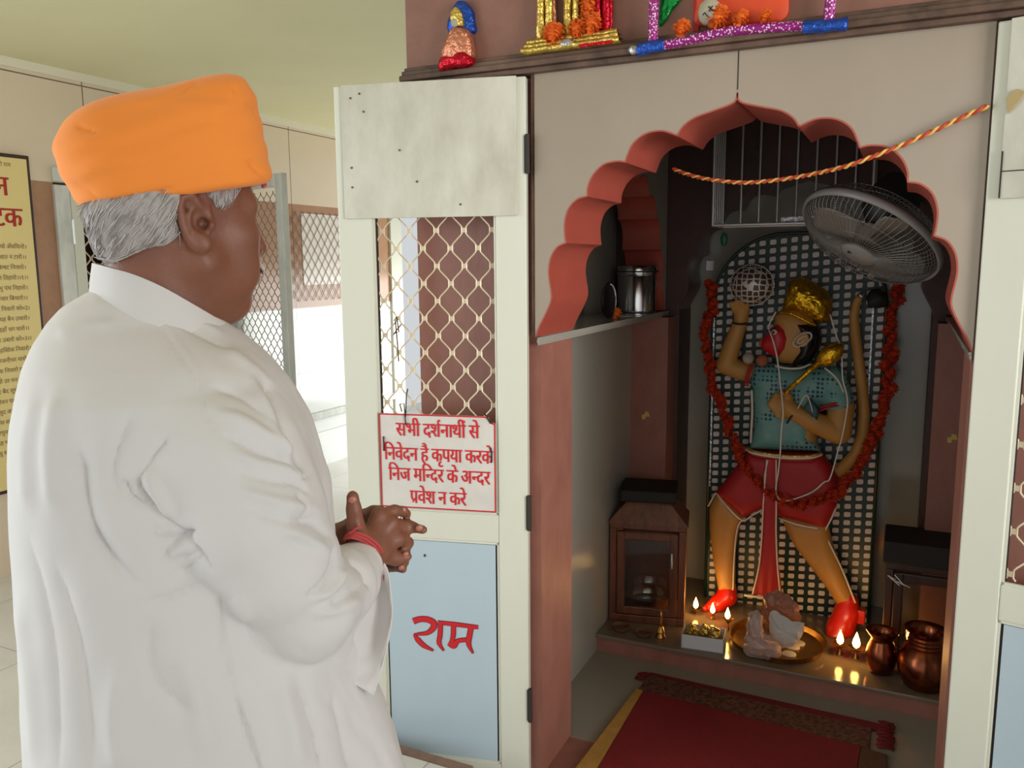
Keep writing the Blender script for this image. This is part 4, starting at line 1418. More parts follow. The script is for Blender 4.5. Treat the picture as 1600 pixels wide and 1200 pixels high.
teal = mat('teal_printed_tunic', (92, 150, 150), 0.5, var=0.6, var_rgb=(146, 172, 160), vscale=16)
nt = teal.node_tree
tc = nt.nodes.new('ShaderNodeTexCoord'); vo = nt.nodes.new('ShaderNodeTexVoronoi'); vo.inputs['Scale'].default_value = 62; vo.inputs['Randomness'].default_value = 0.12
nt.links.new(tc.outputs['Object'], vo.inputs['Vector'])
nz = nt.nodes.new('ShaderNodeTexNoise'); nz.inputs['Scale'].default_value = 9; nt.links.new(tc.outputs['Object'], nz.inputs['Vector'])
dm = mth('MULTIPLY', mth('LESS_THAN', vo.outputs['Distance'], 0.36), mth('GREATER_THAN', nz.outputs['Fac'], 0.50))
bs = nt.nodes['Principled BSDF']; src = bs.inputs['Base Color'].links[0].from_socket
mx = nt.nodes.new('ShaderNodeMix'); mx.data_type = 'RGBA'; nt.links.new(dm, mx.inputs[0]); nt.links.new(src, mx.inputs[6]); mx.inputs[7].default_value = lin((20, 62, 84))
nt.links.new(mx.outputs[2], bs.inputs['Base Color'])
shirt = A2([(398, 560), (520, 558), (600, 580), (740, 570), (815, 600), (868, 680), (872, 745), (745, 780), (735, 830), (700, 930), (745, 1012), (372, 1000), (396, 900), (392, 680), (372, 655)])


def f_shirt(P):
    d = pil(P, shirt, 0.072, 0.06)
    d = smin(d, sd_chain(P, [ysh(sA(800, 650), -0.02), ysh(sA(830, 735), -0.035)], [0.056, 0.056]), 0.02)
    d = np.maximum(d, -(sd_cone(P, ysh(sA(850, 790), -0.03), ysh(sA(838, 905), -0.04), 0.046, 0.05) + 0.001))
    return d


V, Q = nets(f_shirt, *bb(shirt, 0.10, YS, 0.03), 0.004)
tn = net_obj('tunic', relax(V, Q, 1), Q, teal, D)
ring = lambda c, n, r, m: None


def trim(pts, r, nm, m, parent, n=8, closed=False):
    return MB().tube(catmull(pts, n, closed), r, 8, closed=closed).build(nm, m, parent, smooth=True)


for dx in (0, 14):
    trim([ysh(sA(402 - dx, 560, YS), -0.058), ysh(sA(385 - dx, 610, YS), -0.068), ysh(sA(372 - dx, 668, YS), -0.05)], 0.004, 'red_sleeve_band', M['red_cloth'], tn)
    trim([ysh(sA(748, 772 + dx), -0.088), ysh(sA(800, 752 + dx), -0.098), ysh(sA(868, 742 + dx), -0.075)], 0.004, 'red_sleeve_band', M['red_cloth'], tn)
trim([ysh(sA(392, 690), -0.045), ysh(sA(396, 800), -0.05), ysh(sA(388, 960), -0.05)], 0.0045, 'pearl_trim', M['pearl'], tn)
trim([ysh(sA(520, 560), -0.075), ysh(sA(580, 572), -0.082), ysh(sA(650, 570), -0.08), ysh(sA(700, 552), -0.07)], 0.004, 'pearl_trim', M['pearl'], tn)
trim([ysh(sA(770, 570), -0.07), ysh(sA(830, 620), -0.075), ysh(sA(862, 680), -0.075), ysh(sA(880, 760), -0.07), ysh(sA(895, 860), -0.055), ysh(sA(870, 950), -0.05)], 0.0035, 'pearl_trim', M['pearl'], tn)
trim([ysh(sA(640, 770), -0.12), ysh(sA(690, 700), -0.13), ysh(sA(725, 830), -0.105)], 0.002, 'scarf_edge', M['pearl'], tn)
b = MB().prism([(sA(668, 770)[0], sA(668, 770)[2]), (sA(700, 720)[0], sA(700, 720)[2]), (sA(745, 775)[0], sA(745, 775)[2]), (sA(738, 832)[0], sA(738, 832)[2])], (0, 3.085, 0), (1, 0, 0), (0, 0, 1), (0, 0.04, 0))
b.build('scarf_end', mat('dark_teal_scarf', (34, 74, 82), 0.5), tn, bevel=0.006)
for dy_, m_ in ((0, M['pale_gold_foil']), (9, M['pearl']), (18, M['red_cloth'])):
    trim([ysh(sA(365, 985 + dy_), -0.045), ysh(sA(420, 1000 + dy_), -0.075), ysh(sA(560, 1018 + dy_), -0.082), ysh(sA(690, 1020 + dy_), -0.078), ysh(sA(752, 1012 + dy_), -0.045)], 0.006, 'waist_band', m_, D)

shorts = B2([(372, 72), (745, 90), (795, 150), (838, 235), (826, 360), (772, 472), (650, 440), (540, 412), (450, 366), (347, 418), (203, 286), (300, 165), (340, 110)])


def f_shorts(P):
    return pil(P, shorts, 0.068, 0.05, YS - 0.008)


V, Q = nets(f_shorts, *bb(shorts, 0.08, YS), 0.0045)
sh = net_obj('shorts', relax(V, Q, 1), Q, M['red_cloth'], D)
trim([ysh(sB(203, 288), -0.03), ysh(sB(275, 355), -0.062), ysh(sB(347, 420), -0.06), ysh(sB(400, 395), -0.055), ysh(sB(450, 368), -0.05)], 0.0035, 'white_hem', M['pearl'], sh)
trim([ysh(sB(535, 410), -0.06), ysh(sB(640, 438), -0.075), ysh(sB(772, 474), -0.045)], 0.0035, 'white_hem', M['pearl'], sh)
trim([ysh(sB(825, 365), -0.04), ysh(sB(800, 420), -0.045), ysh(sB(770, 490), -0.045), ysh(sB(800, 560), -0.045), ysh(sB(862, 690), -0.045), ysh(sB(925, 850), -0.045)], 0.0035, 'white_piping', M['pearl'], D)
trim([ysh(sB(347, 420), -0.035), ysh(sB(316, 470), -0.035), ysh(sB(300, 610), -0.035), ysh(sB(293, 790), -0.035)], 0.003, 'white_piping', M['pearl'], D)
trim([ysh(sB(203, 288), -0.03), ysh(sB(163, 360), -0.03)], 0.003, 'white_piping', M['pearl'], D)
sash = B2([(468, 95), (535, 98), (532, 330), (530, 480), (540, 640), (556, 806), (404, 786), (440, 640), (456, 480), (460, 330)])


def f_sash(P):
    w = 0.004 * np.sin(P[:, 0] * 190)
    return pil(P, sash, 0.010, 0.008, YS - 0.082) + w * 0.3


V, Q = nets(f_sash, *bb(sash, 0.012, YS - 0.082), 0.003)
sa = net_obj('hanging_sash', relax(V, Q, 1), Q, M['red_cloth'], D)
trim([ysh(sB(480, 100), -0.094), ysh(sB(462, 330), -0.094), ysh(sB(455, 480), -0.094), ysh(sB(440, 640), -0.094), ysh(sB(408, 782), -0.094)], 0.003, 'white_edge', M['pearl'], sa)
trim([ysh(sB(528, 100), -0.094), ysh(sB(528, 330), -0.094), ysh(sB(527, 480), -0.094), ysh(sB(534, 640), -0.094), ysh(sB(550, 800), -0.094)], 0.003, 'white_edge', M['pearl'], sa)
trim([ysh(sB(366, 788), -0.094), ysh(sB(460, 800), -0.094), ysh(sB(568, 815), -0.094)], 0.005, 'pearl_hem', M['pearl'], sa)
# feet
for nm, pts, rs in (('right_foot', [(255, 790, 0), (255, 835, -0.01), (215, 862, -0.035), (165, 880, -0.05)], [0.034, 0.036, 0.030, 0.018]),
                    ('left_foot', [(885, 850, -0.02), (880, 910, -0.03), (850, 975, -0.05), (820, 1010, -0.08)], [0.036, 0.042, 0.046, 0.036])):
    Pn = [ysh(sB(x, y), dy) for x, y, dy in pts]

    def f_foot(P):
        dd = sd_chain(P, Pn, rs, 0.02)
        e0 = Pn[-1]
        for k in range(5):
            o_ = np.array([(k - 2) * 0.011 if nm == 'left_foot' else -0.006, -0.02, 0.004 if nm == 'left_foot' else (k - 2) * 0.006 - 0.002])
            dd = smin(dd, sd_ball(P, e0 + o_, 0.009), 0.006)
        return np.maximum(dd, 0.0775 - P[:, 2])
    c = np.mean(Pn, 0)
    V, Q = nets(f_foot, c - 0.14, c + 0.14, 0.0035)
    net_obj(nm, relax(V, Q, 1), Q, M['red_gloss'], D)
b = MB().box(sB(930, 885, 3.2), sB(970, 990, 3.15)); b.build('red_heel_block', M['red_gloss'], D, bevel=0.004)
# head dress
muz = A2([(452, 462), (462, 420), (490, 372), (530, 348), (572, 372), (590, 420), (578, 480), (525, 526), (480, 500)])
V, Q = nets(lambda P: smin(pil(P, muz, 0.045, 0.040, YS - 0.042), sd_ell(P, ysh(sA(475, 450), -0.05), (0.022, 0.03, 0.03)), 0.01), *bb(muz, 0.05, YS - 0.045, 0.03), 0.003)
fm = net_obj('red_face', relax(V, Q, 1), Q, mat('crimson_face_paint', (188, 22, 36), 0.4), D)
b = MB().ball(ysh(sA(516, 388), -0.082), 0.011, 14, 10, (1, 0.6, 0.9)); ey = b.build('eye', M['eye_white'], D, smooth=True)
b = MB().ball(ysh(sA(513, 389), -0.0885), 0.0055, 10, 8, (1, 0.5, 1)); b.build('pupil', M['black_gloss'], ey, smooth=True)
b = MB().tube(catmull([ysh(sA(490, 378), -0.08), ysh(sA(515, 368), -0.086), ysh(sA(540, 382), -0.084)], 5), 0.0018, 6); b.build('eyebrow', M['black'], D, smooth=True)
hair = A2([(582, 292), (640, 322), (732, 345), (752, 420), (738, 480), (700, 540), (655, 560), (600, 566), (602, 535), (622, 490), (598, 470), (600, 428), (615, 392), (590, 350)])
V, Q = nets(lambda P: pil(P, hair, 0.070, 0.05, YS - 0.01), *bb(hair, 0.08, YS), 0.0035)
net_obj('hair', relax(V, Q, 1), Q, M['black_gloss'], D)
b = MB()
c = ysh(sA(660, 425), -0.088)
for k in range(26):
    a = 2 * math.pi * k / 26
    b.ball(c + np.array([0.030 * math.cos(a) + 0.006 * math.sin(a), -0.001, 0.024 * math.sin(a) + 0.010 * math.cos(a)]), 0.0034, 8, 6)
b.tube(catmull([c + np.array(q) for q in ((0.016, -0.003, 0.014), (0.004, -0.003, 0.012), (-0.010, -0.003, 0.002), (-0.016, -0.003, -0.010), (-0.004, -0.003, -0.012), (0.008, -0.003, -0.002))], 5), 0.0022, 6)
ea = b.build('paisley_earring', M['pearl'], D, smooth=True)
b = MB().lathe([(0.001, 0.0), (0.026, -0.001), (0.026, -0.006), (0.001, -0.007)], c + np.array([0, 0.004, 0]), 24, axis=(0, -1, 0), sy=0.8); b.build('earring_base', M['ochre'], ea, smooth=True, angle=40)
crown_T = 0.072
crown = A2([(538, 292), (560, 200), (588, 122), (640, 108), (692, 128), (760, 170), (804, 225), (790, 345), (718, 352), (640, 312), (590, 285)])
V, Q = nets(lambda P: pil(P, crown, 0.074, 0.068, YS - 0.006), *bb(crown, 0.085, YS), 0.003)
V = relax(V, Q, 1)
N_ = vnormals(V, Q)
dsp = np.array([mnoise.noise(Vector((p[0] * 60, p[1] * 60, p[2] * 60))) + 0.5 * mnoise.noise(Vector((p[0] * 130, p[1] * 130, p[2] * 130))) for p in V])
cr = net_obj('gold_crown', V + N_ * (0.0030 * dsp)[:, None], Q, M['gold_foil'], D)
trim([ysh(sA(540, 290), -0.065), ysh(sA(600, 292), -0.085), ysh(sA(680, 330), -0.090), ysh(sA(730, 355), -0.075)], 0.005, 'crown_rim', M['gold_foil'], cr)
trim([ysh(sA(798, 300), -0.06), ysh(sA(830, 400), -0.08), ysh(sA(858, 480), -0.085), ysh(sA(866, 620), -0.098), ysh(sA(890, 740), -0.09), ysh(sA(866, 900), -0.10), ysh(sA(840, 990), -0.07), ysh(sA(800, 1130), -0.08), ysh(sB(770, 215), -0.09), ysh(sB(700, 270), -0.09), ysh(sB(570, 307), -0.10), ysh(sB(528, 262), -0.10), ysh(sB(540, 160), -0.10), ysh(sB(550, 60), -0.10), ysh(sA(560, 880), -0.125), ysh(sA(572, 780), -0.14), ysh(sA(556, 660), -0.12), ysh(sA(535, 520), -0.10), ysh(sA(515, 430), -0.105), ysh(sA(488, 375), -0.075), ysh(sA(490, 345), -0.07), ysh(sA(522, 285), -0.07)], 0.0028, 'sacred_thread', M['thread_white'], D, 6)
trim([ysh(sB(487, 100), -0.098), ysh(sB(470, 180), -0.098), ysh(sB(470, 250), -0.098)], 0.0022, 'thread_end', M['thread_white'], D)
trim([sA(288, 345) + (0, -0.03, 0), sA(325, 352) + (0, -0.034, 0), sA(360, 350) + (0, -0.02, 0)], 0.004, 'wrist_band', M['dark_gap'], D)
trim([ysh(sA(585, 845), -0.105), ysh(sA(605, 815), -0.115), ysh(sA(625, 790), -0.105)], 0.004, 'wrist_band', M['dark_gap'], D)
# ball carried on the raised hand
silver = mat('white_dotted_metal_lace', (168, 156, 146), 0.4, metal=0.3)
nt = silver.node_tree
tc = nt.nodes.new('ShaderNodeTexCoord'); vo = nt.nodes.new('ShaderNodeTexVoronoi'); vo.inputs['Scale'].default_value = 48; vo.inputs['Randomness'].default_value = 0.25; vo.feature = 'DISTANCE_TO_EDGE'
nt.links.new(tc.outputs['Object'], vo.inputs['Vector'])
mx = nt.nodes.new('ShaderNodeMix'); mx.data_type = 'RGBA'; nt.links.new(mth('LESS_THAN', vo.outputs[0], 0.11), mx.inputs[0]); mx.inputs[6].default_value = lin((74, 58, 52)); mx.inputs[7].default_value = lin((206, 196, 188))
nt.links.new(mx.outputs[2], nt.nodes['Principled BSDF'].inputs['Base Color'])
bc = ysh(sA(390, 150), -0.03)
b = MB().ball(bc, 0.078, 32, 20, (1.0, 0.62, 0.95)); bl = tag(b.build('carried_ball', silver, smooth=True), 'white lace patterned dark ball raised on the hand of the deity', 'ball')
b = MB()
for k in range(60):
    a = 2 * math.pi * k / 60
    b.ball(bc + np.array([0.079 * math.cos(a), -0.002, 0.075 * math.sin(a)]), 0.0034, 6, 5)
b.build('beaded_edge', M['pearl'], bl, smooth=True)
# mace
ma = thing('mace', 'gold foil mace held across the chest of the deity', 'mace', ysh(sA(600, 680), -0.13))
b = MB().tube([ysh(sA(575, 690), -0.118), ysh(sA(660, 615), -0.122), ysh(sA(745, 540), -0.122)], [0.0075, 0.0085, 0.010], 12); crumple(b, 0.0008, 90); b.build('handle', M['gold_foil'], ma, smooth=True)
ax_ = sA(840, 470) - sA(745, 540); ax_ /= np.linalg.norm(ax_)
b = MB().lathe([(0.010, 0), (0.020, 0.008), (0.030, 0.030), (0.034, 0.055), (0.028, 0.080), (0.014, 0.096), (0.004, 0.106)], ysh(sA(745, 540), -0.122), 20, axis=ax_); crumple(b, 0.002, 70); b.build('head', M['gold_foil'], ma, smooth=True)
# two sweets and tail tip
b = MB().ball(ysh(sA(375, 527), -0.045), 0.022, 16, 10); tag(b.build('white_sweet', mat('pale_milk_sweet', (170, 158, 140), 0.7, bump=0.4, bscale=60), smooth=True), 'pale round sweet resting at the shoulder of the deity', 'sweet', 'sweets offered at the shoulder')
b = MB().ball(ysh(sA(448, 537), -0.052), 0.023, 16, 10); tag(b.build('brown_sweet', mat('brown_laddu', (164, 98, 66), 0.7, bump=0.4, bscale=60), smooth=True), 'brown round sweet resting under the red face of deity', 'sweet', 'sweets offered at the shoulder')
b = MB().ball(sA(952, 205, 3.21), 0.012, 12, 8); crumple(b, 0.003, 90); b.build('silver_tail_tip', M['silver_foil'], D, smooth=True)
b = MB().ball(sA(1036, 224, 3.215), 0.036, 20, 12, (1.0, 0.5, 0.9)); crumple(b, 0.010, 34); tag(b.build('black_shape', M['black'], smooth=True), 'black shape beside the tail tip under the fan', 'cloth')  # crumpled black lump beside the tail tip

# garland: every marigold is a part
G = thing('marigold_garland', 'long deep orange marigold garland looped round the deity board', 'garland', (-0.38, 3.14, 0.60))
gl = [sA(x, y, Y) for x, y, Y in ((168, 138, 3.23), (160, 260, 3.225), (150, 340, 3.22), (148, 430, 3.215), (150, 530, 3.205), (165, 620, 3.195), (190, 700, 3.185), (225, 790, 3.175), (250, 880, 3.165), (285, 970, 3.155), (320, 1030, 3.145))]
gl += [sB(x, y, Y) for x, y, Y in ((332, 130, 3.13), (370, 190, 3.12), (412, 250, 3.115), (470, 305, 3.108), (530, 345, 3.10), (590, 368, 3.10), (640, 372, 3.10), (700, 352, 3.105), (765, 338, 3.11), (835, 305, 3.115), (890, 250, 3.125), (940, 170, 3.14), (985, 100, 3.15), (1022, 20, 3.16))]
gl += [sA(x, y, Y) for x, y, Y in ((1050, 890, 3.165), (1072, 800, 3.175), (1088, 700, 3.185), (1092, 600, 3.195), (1098, 480, 3.205), (1110, 380, 3.21), (1130, 290, 3.22), (1148, 200, 3.225), (1150, 165, 3.23))]
P = catmull(gl, 10)
cum = np.concatenate([[0], np.cumsum([np.linalg.norm(P[i + 1] - P[i]) for i in range(len(P) - 1)])])
MB().tube(P, 0.0025, 5).build('string', M['carpet_dark'], G, smooth=True)
nfl = 92
protos = []
for k in range(4):
    o = marigold_mesh(MB(), (0, 0, 0), 0.022, 60 + k, 44, 0.8).build('marigold', M['marigold_deep'], G)
    protos.append(o)
rg = random.Random(3)
for i in range(nfl):
    s = cum[-1] * (i + 0.5) / nfl
    p = np.array([np.interp(s, cum, P[:, j]) for j in range(3)]) if isinstance(P, np.ndarray) else np.array([np.interp(s, cum, [q[j] for q in P]) for j in range(3)])
    if i < 4:
        o = protos[i]
    else:
        o = protos[i % 4].copy(); COL.objects.link(o)
    sc_ = rg.uniform(0.78, 1.12)
    o.location = p + np.array([rg.uniform(-.004, .004), rg.uniform(-.004, .002), rg.uniform(-.004, .004) - 0.015 * sc_])
    o.rotation_euler = (rg.uniform(-.4, .4), rg.uniform(-.6, .6), rg.uniform(-.4, .4))
    o.scale = (sc_,) * 3

# ================================================================== OFFERINGS ON THE PLATFORM
PZ = 0.076


def lantern(label, o, d, W, Dp, Hb, Hr, Hc, wm, cm, roof=True):
    """glazed wooden shrine box: o = front left base corner, d = direction along the front"""
    d = np.array([d[0], d[1], 0.0]); d /= np.linalg.norm(d)
    n = np.array([-d[1], d[0], 0])
    up = np.array([0, 0, 1.0])
    P = lambda a, q, z: np.array([o[0], o[1], PZ]) + d * a + n * q + up * z
    t = thing('glazed_lamp_box', label, 'lamp box', P(W / 2, Dp / 2, 0), 0, 'wooden lamp boxes on the platform')

    def bx(mb, a0, a1, q0, q1, z0, z1):
        mb.obox(P((a0 + a1) / 2, (q0 + q1) / 2, (z0 + z1) / 2), d * (a1 - a0) / 2, n * (q1 - q0) / 2, up * (z1 - z0) / 2)
        return mb
    bx(MB(), 0, W, 0, Dp, 0, 0.03).build('base_board', wm, t, bevel=0.003)
    for a0 in (0, W - 0.026):
        for q0 in (0, Dp - 0.026):
            bx(MB(), a0, a0 + 0.026, q0, q0 + 0.026, 0.03, Hb).build('post', wm, t, bevel=0.003)
    bx(MB(), 0, W, 0, Dp, Hb, Hb + 0.022).build('cornice', wm, t, bevel=0.003)
    b = MB()
    for a0, a1, z0, z1 in ((0.028, 0.056, 0.035, Hb - 0.01), (W - 0.056, W - 0.028, 0.035, Hb - 0.01), (0.056, W - 0.056, 0.035, 0.065), (0.056, W - 0.056, Hb - 0.04, Hb - 0.01)):
        bx(b, a0, a1, -0.004, 0.014, z0, z1)
    dr = b.build('door_frame', wm, t, bevel=0.003)
    bx(MB(), 0.054, W - 0.054, 0.004, 0.007, 0.062, Hb - 0.036).build('glass_pane', M['glass'], dr)
    MB().tube([P(W - 0.05, -0.008, Hb * 0.62), P(W - 0.05, -0.008, Hb * 0.78)], 0.004, 8).build('latch', M['steel_dull'], dr, smooth=True)
    bx(MB(), 0.026, W - 0.026, Dp - 0.012, Dp - 0.004, 0.03, Hb).build('back_board', M['dark_wood'], t)
    for a0 in (0.006, W - 0.012):
        bx(MB(), a0, a0 + 0.006, 0.026, Dp - 0.026, 0.03, Hb).build('side_pane', M['glass'], t)
    if roof:
        i0, j0 = W * 0.23, Dp * 0.16
        lo = [P(-0.008, -0.008, Hb + 0.022), P(W + 0.008, -0.008, Hb + 0.022), P(W + 0.008, Dp + 0.008, Hb + 0.022), P(-0.008, Dp + 0.008, Hb + 0.022)]
        hi = [P(i0, j0, Hb + Hr), P(W - i0, j0, Hb + Hr), P(W - i0, Dp - j0, Hb + Hr), P(i0, Dp - j0, Hb + Hr)]
        MB().add(lo + hi, [(3, 2, 1, 0), (4, 5, 6, 7), (0, 1, 5, 4), (1, 2, 6, 5), (2, 3, 7, 6), (3, 0, 4, 7)]).build('sloping_roof', wm, t)
        bx(MB(), i0 - 0.028, W - i0 + 0.028, j0 - 0.028, Dp - j0 + 0.028, Hb + Hr, Hb + Hc).build('sooty_cap', cm, t, bevel=0.006)
    else:
        bx(MB(), -0.01, W + 0.006, -0.01, Dp + 0.01, Hb + 0.022, Hb + Hc).build('sooty_cap', cm, t, bevel=0.006)
    return t, P


tl, PL_ = lantern('brown wooden glazed lamp box with sloping soot-black roof at the left', (-0.978, 2.892), (0.278, 0.060), 0.285, 0.20, 0.372, 0.105, 0.150, M['wood'], M['soot_black'])
tr, PR_ = lantern('dark wooden glazed lamp box with flat soot-black top at the right', (-0.018, 2.985), (1, 0.0), 0.25, 0.19, 0.330, 0.06, 0.100, M['dark_wood'], M['soot_black'], roof=False)
b = MB()
for a, c in (((1387, 899), (1400, 906)), ((1398, 898), (1412, 914)), ((1400, 908), (1422, 918)), ((1391, 902), (1406, 915))):
    b.tube([pY(*a, 2.978), pY(*c, 2.978)], 0.0022, 5)
tag(b.build('white_clip', M['white_card'], smooth=True), 'small white crossed clip stuck on the right dark lamp box', 'clip')
c = PL_(0.14, 0.10, 0.032)
b = MB().lathe([(0.045, 0), (0.075, 0.02), (0.085, 0.05), (0.088, 0.052), (0.083, 0.05), (0.07, 0.022), (0.001, 0.006)], c, 28)
tag(b.build('steel_bowl', M['steel'], smooth=True, angle=50), 'steel bowl standing behind the glass of the left lamp box', 'bowl')


def flame_mesh(c, h):
    return MB().lathe([(0.0004, 0), (h * 0.17, h * 0.14), (h * 0.22, h * 0.30), (h * 0.17, h * 0.55), (h * 0.08, h * 0.8), (0.0004, h)], c, 14)


def diya(label, base, hgt, rad, fh, power):
    base = np.array(base, float)
    t = thing('oil_lamp', label, 'lamp', base, 0, 'lit brass oil lamps')
    pr = [(rad * 0.42, 0), (rad * 0.42, 0.002)] + ([(rad * 0.16, hgt * 0.3), (rad * 0.14, hgt * 0.55)] if hgt > 0.02 else [])
    b = MB().lathe(pr + [(rad * 0.5, hgt * 0.72), (rad * 0.95, hgt * 0.95), (rad, hgt), (rad * 0.92, hgt * 0.97), (rad * 0.4, hgt * 0.80), (0.0005, hgt * 0.78)], base, 24)
    b.build('brass_cup', M['brass'], t, smooth=True, angle=45)
    w = base + np.array([0, -rad * 0.55, hgt])
    MB().tube([base + np.array([0, -rad * 0.1, hgt * 0.82]), w + np.array([0, 0, 0.004])], 0.0016, 6).build('wick', M['wick'], t, smooth=True)
    fl = flame_mesh(w + np.array([0, 0, 0.002]), fh * 1.35).build('flame', M['flame'], t, smooth=True)
    ld = bpy.data.lights.new('flame_light', 'POINT'); ld.energy, ld.color, ld.shadow_soft_size = power, (1.0, 0.55, 0.2), 0.01
    lo = bpy.data.objects.new('flame_light', ld); COL.objects.link(lo); lo.location = w + np.array([0, -0.006, fh * 1.35 + 0.010])
    return t


diya('lit oil lamp leftmost, beside the brown wooden lamp box', pZ(1088, 958, PZ), 0.022, 0.022, 0.034, 0.21)
diya('lit oil lamp in front of the right red foot of the deity', pZ(1114, 966, PZ), 0.022, 0.018, 0.032, 0.21)
diya('lit brass oil lamp on a stem behind the white tray box', pZ(1137, 984, PZ), 0.045, 0.020, 0.034, 0.21)
diya('lit brass stem lamp left of the two beside the copper pots', pZ(1312, 1022, PZ), 0.040, 0.026, 0.040, 0.21)
diya('lit brass stem lamp right of the two beside the copper pots', pZ(1337, 1028, PZ), 0.040, 0.028, 0.044, 0.21)
diya('tiny added lamp imitating a flame reflection in right lamp box glass', PR_(0.085, 0.06, 0.0305), 0.02, 0.016, 0.020, 0.02)  # lamp added in place of a flame mirrored in the box glass
for i, (x, y, lb) in enumerate(((970, 985, 'dark clay saucer nearest the left wall on the platform'), (1006, 994, 'dark clay saucer between the left wall saucer and brass bell'))):
    b = MB().lathe([(0.022, 0), (0.030, 0.008), (0.034, 0.020), (0.032, 0.021), (0.026, 0.010), (0.001, 0.006)], pZ(x, y, PZ), 24)
    tag(b.build('clay_saucer', M['clay'], smooth=True, angle=50), lb, 'saucer', 'clay saucers on the platform')
c = pZ(1032, 996, PZ)
t = thing('hand_bell', 'small brass hand bell with pointed handle on the platform edge', 'bell', c)
MB().lathe([(0.019, 0), (0.0195, 0.004), (0.0155, 0.010), (0.0145, 0.022), (0.0165, 0.024), (0.0140, 0.028), (0.011, 0.040), (0.004, 0.046)], c, 24).build('bell_body', M['brass'], t, smooth=True, angle=40)
MB().lathe([(0.004, 0.044), (0.0055, 0.052), (0.0045, 0.056), (0.0062, 0.066), (0.0035, 0.074), (0.0045, 0.082), (0.0008, 0.108)], c, 16).build('handle', M['brass'], t, smooth=True)
# white tray box
t = thing('tray_box', 'open white cardboard tray box with foil scraps before the lamps', 'box', pZ(1097, 1017, PZ))
a, c = pZ(1064, 1012, PZ), pZ(1130, 1022, PZ)
dv_ = c - a; L = np.linalg.norm(dv_); dv_ /= L; nv_ = np.array([-dv_[1], dv_[0], 0])
Pb = lambda s, q, z: a + dv_ * s + nv_ * q + np.array([0, 0, z])
for nm, (s0, s1, q0, q1, z0, z1) in (('front_side', (0, L, 0, 0.003, 0, 0.052)), ('back_side', (0, L, 0.097, 0.10, 0, 0.052)), ('left_side', (0, 0.003, 0, 0.10, 0, 0.052)), ('right_side', (L - 0.003, L, 0, 0.10, 0, 0.052)), ('bottom', (0, L, 0, 0.10, 0, 0.003))):
    MB().obox(Pb((s0 + s1) / 2, (q0 + q1) / 2, (z0 + z1) / 2), dv_ * (s1 - s0) / 2, nv_ * (q1 - q0) / 2, (0, 0, (z1 - z0) / 2)).build(nm, M['white_card'], t)
for i, (s, q, lb) in enumerate(((0.03, 0.05, 'crumpled gold foil scrap at the left of the tray box'), (0.075, 0.06, 'crumpled gold foil scrap in the middle of the tray box'), (0.115, 0.045, 'crumpled gold foil scrap at the right of the tray box'))):
    b = MB().ball(Pb(s, q, 0.042), 0.02, 14, 9, (1, 1, 1.5)); crumple(b, 0.008, 70, i)
    tag(b.build('gold_foil_scrap', M['pale_gold_foil']), lb, 'foil', 'foil scraps in the tray box')
# thali and what lies on it
tc_ = pZ(1214, 1006, PZ)
b = MB().lathe([(0.148, 0), (0.158, 0.004), (0.166, 0.022), (0.170, 0.024), (0.170, 0.026), (0.163, 0.024), (0.154, 0.007), (0.001, 0.005)], tc_, 56)
tag(b.build('brass_platter', M['brass'], smooth=True, angle=40), 'large round brass platter at the feet of the deity', 'platter')
tz = PZ + 0.006


def bag(poly, Y, name, m, label, cat, amp=0.008, dep=0.02):
    P2 = [(pY(x, y, Y)[0], pY(x, y, Y)[2]) for x, y in poly]
    c = np.mean(P2, 0)
    mb = MB()
    rows = []
    for k, (s, q) in enumerate(((0.02, -1.0), (0.4, -0.9), (0.75, -0.6), (1.0, 0.0), (0.75, 0.6), (0.4, 0.9), (0.02, 1.0))):
        rows.append([(c[0] + s * (p[0] - c[0]), Y + q * dep, max(c[1] + s * (p[1] - c[1]), tz + 0.002)) for p in catmull(P2, 6, True)])
    mb.grid(rows, True)
    n0 = mb.v
    crumple(mb, amp, 45, len(name))
    mb.v = [(v[0], v[1], max(v[2], tz + 0.001)) for v in mb.v]
    return tag(mb.build(name, m, smooth=False), label, cat)


bag([(1164, 1019), (1166, 990), (1167, 965), (1178, 952), (1190, 962), (1196, 992), (1215, 1005), (1222, 1022), (1200, 1030)], 2.80, 'plastic_bag', M['plastic_bag'], 'crumpled clear plastic bag standing on the brass platter', 'bag', 0.010, 0.03)
bag([(1204, 992), (1202, 955), (1222, 960), (1240, 970), (1257, 974), (1250, 998), (1232, 1012), (1212, 1008)], 2.865, 'crumpled_paper', M['paper'], 'crumpled white paper wrapper behind the clear bag on platter', 'paper', 0.007, 0.018)
bag([(1196, 985), (1192, 935), (1212, 922), (1240, 936), (1252, 975), (1230, 985)], 2.93, 'brown_wrapper', mat('brown_clear_film', (190, 130, 104), 0.2, trans=0.45, bump=0.8, bscale=40), 'brownish clear film wrapper standing behind the platter papers', 'wrapper', 0.008, 0.016)
for x, y, lb in ((1239, 1012, 'white disc on the brass platter beside the crumpled paper'), (1233, 1023, 'white disc on the brass platter nearest the front rim'), (1247, 1006, 'white disc on the platter half under the crumpled paper')):
    b = MB().lathe([(0.022, 0), (0.024, 0.002), (0.024, 0.004), (0.022, 0.006), (0.001, 0.0062)], pZ(x, y, tz), 24)
    tag(b.build('white_disc', M['coin'], smooth=True, angle=50), lb, 'disc', 'white discs on the platter')
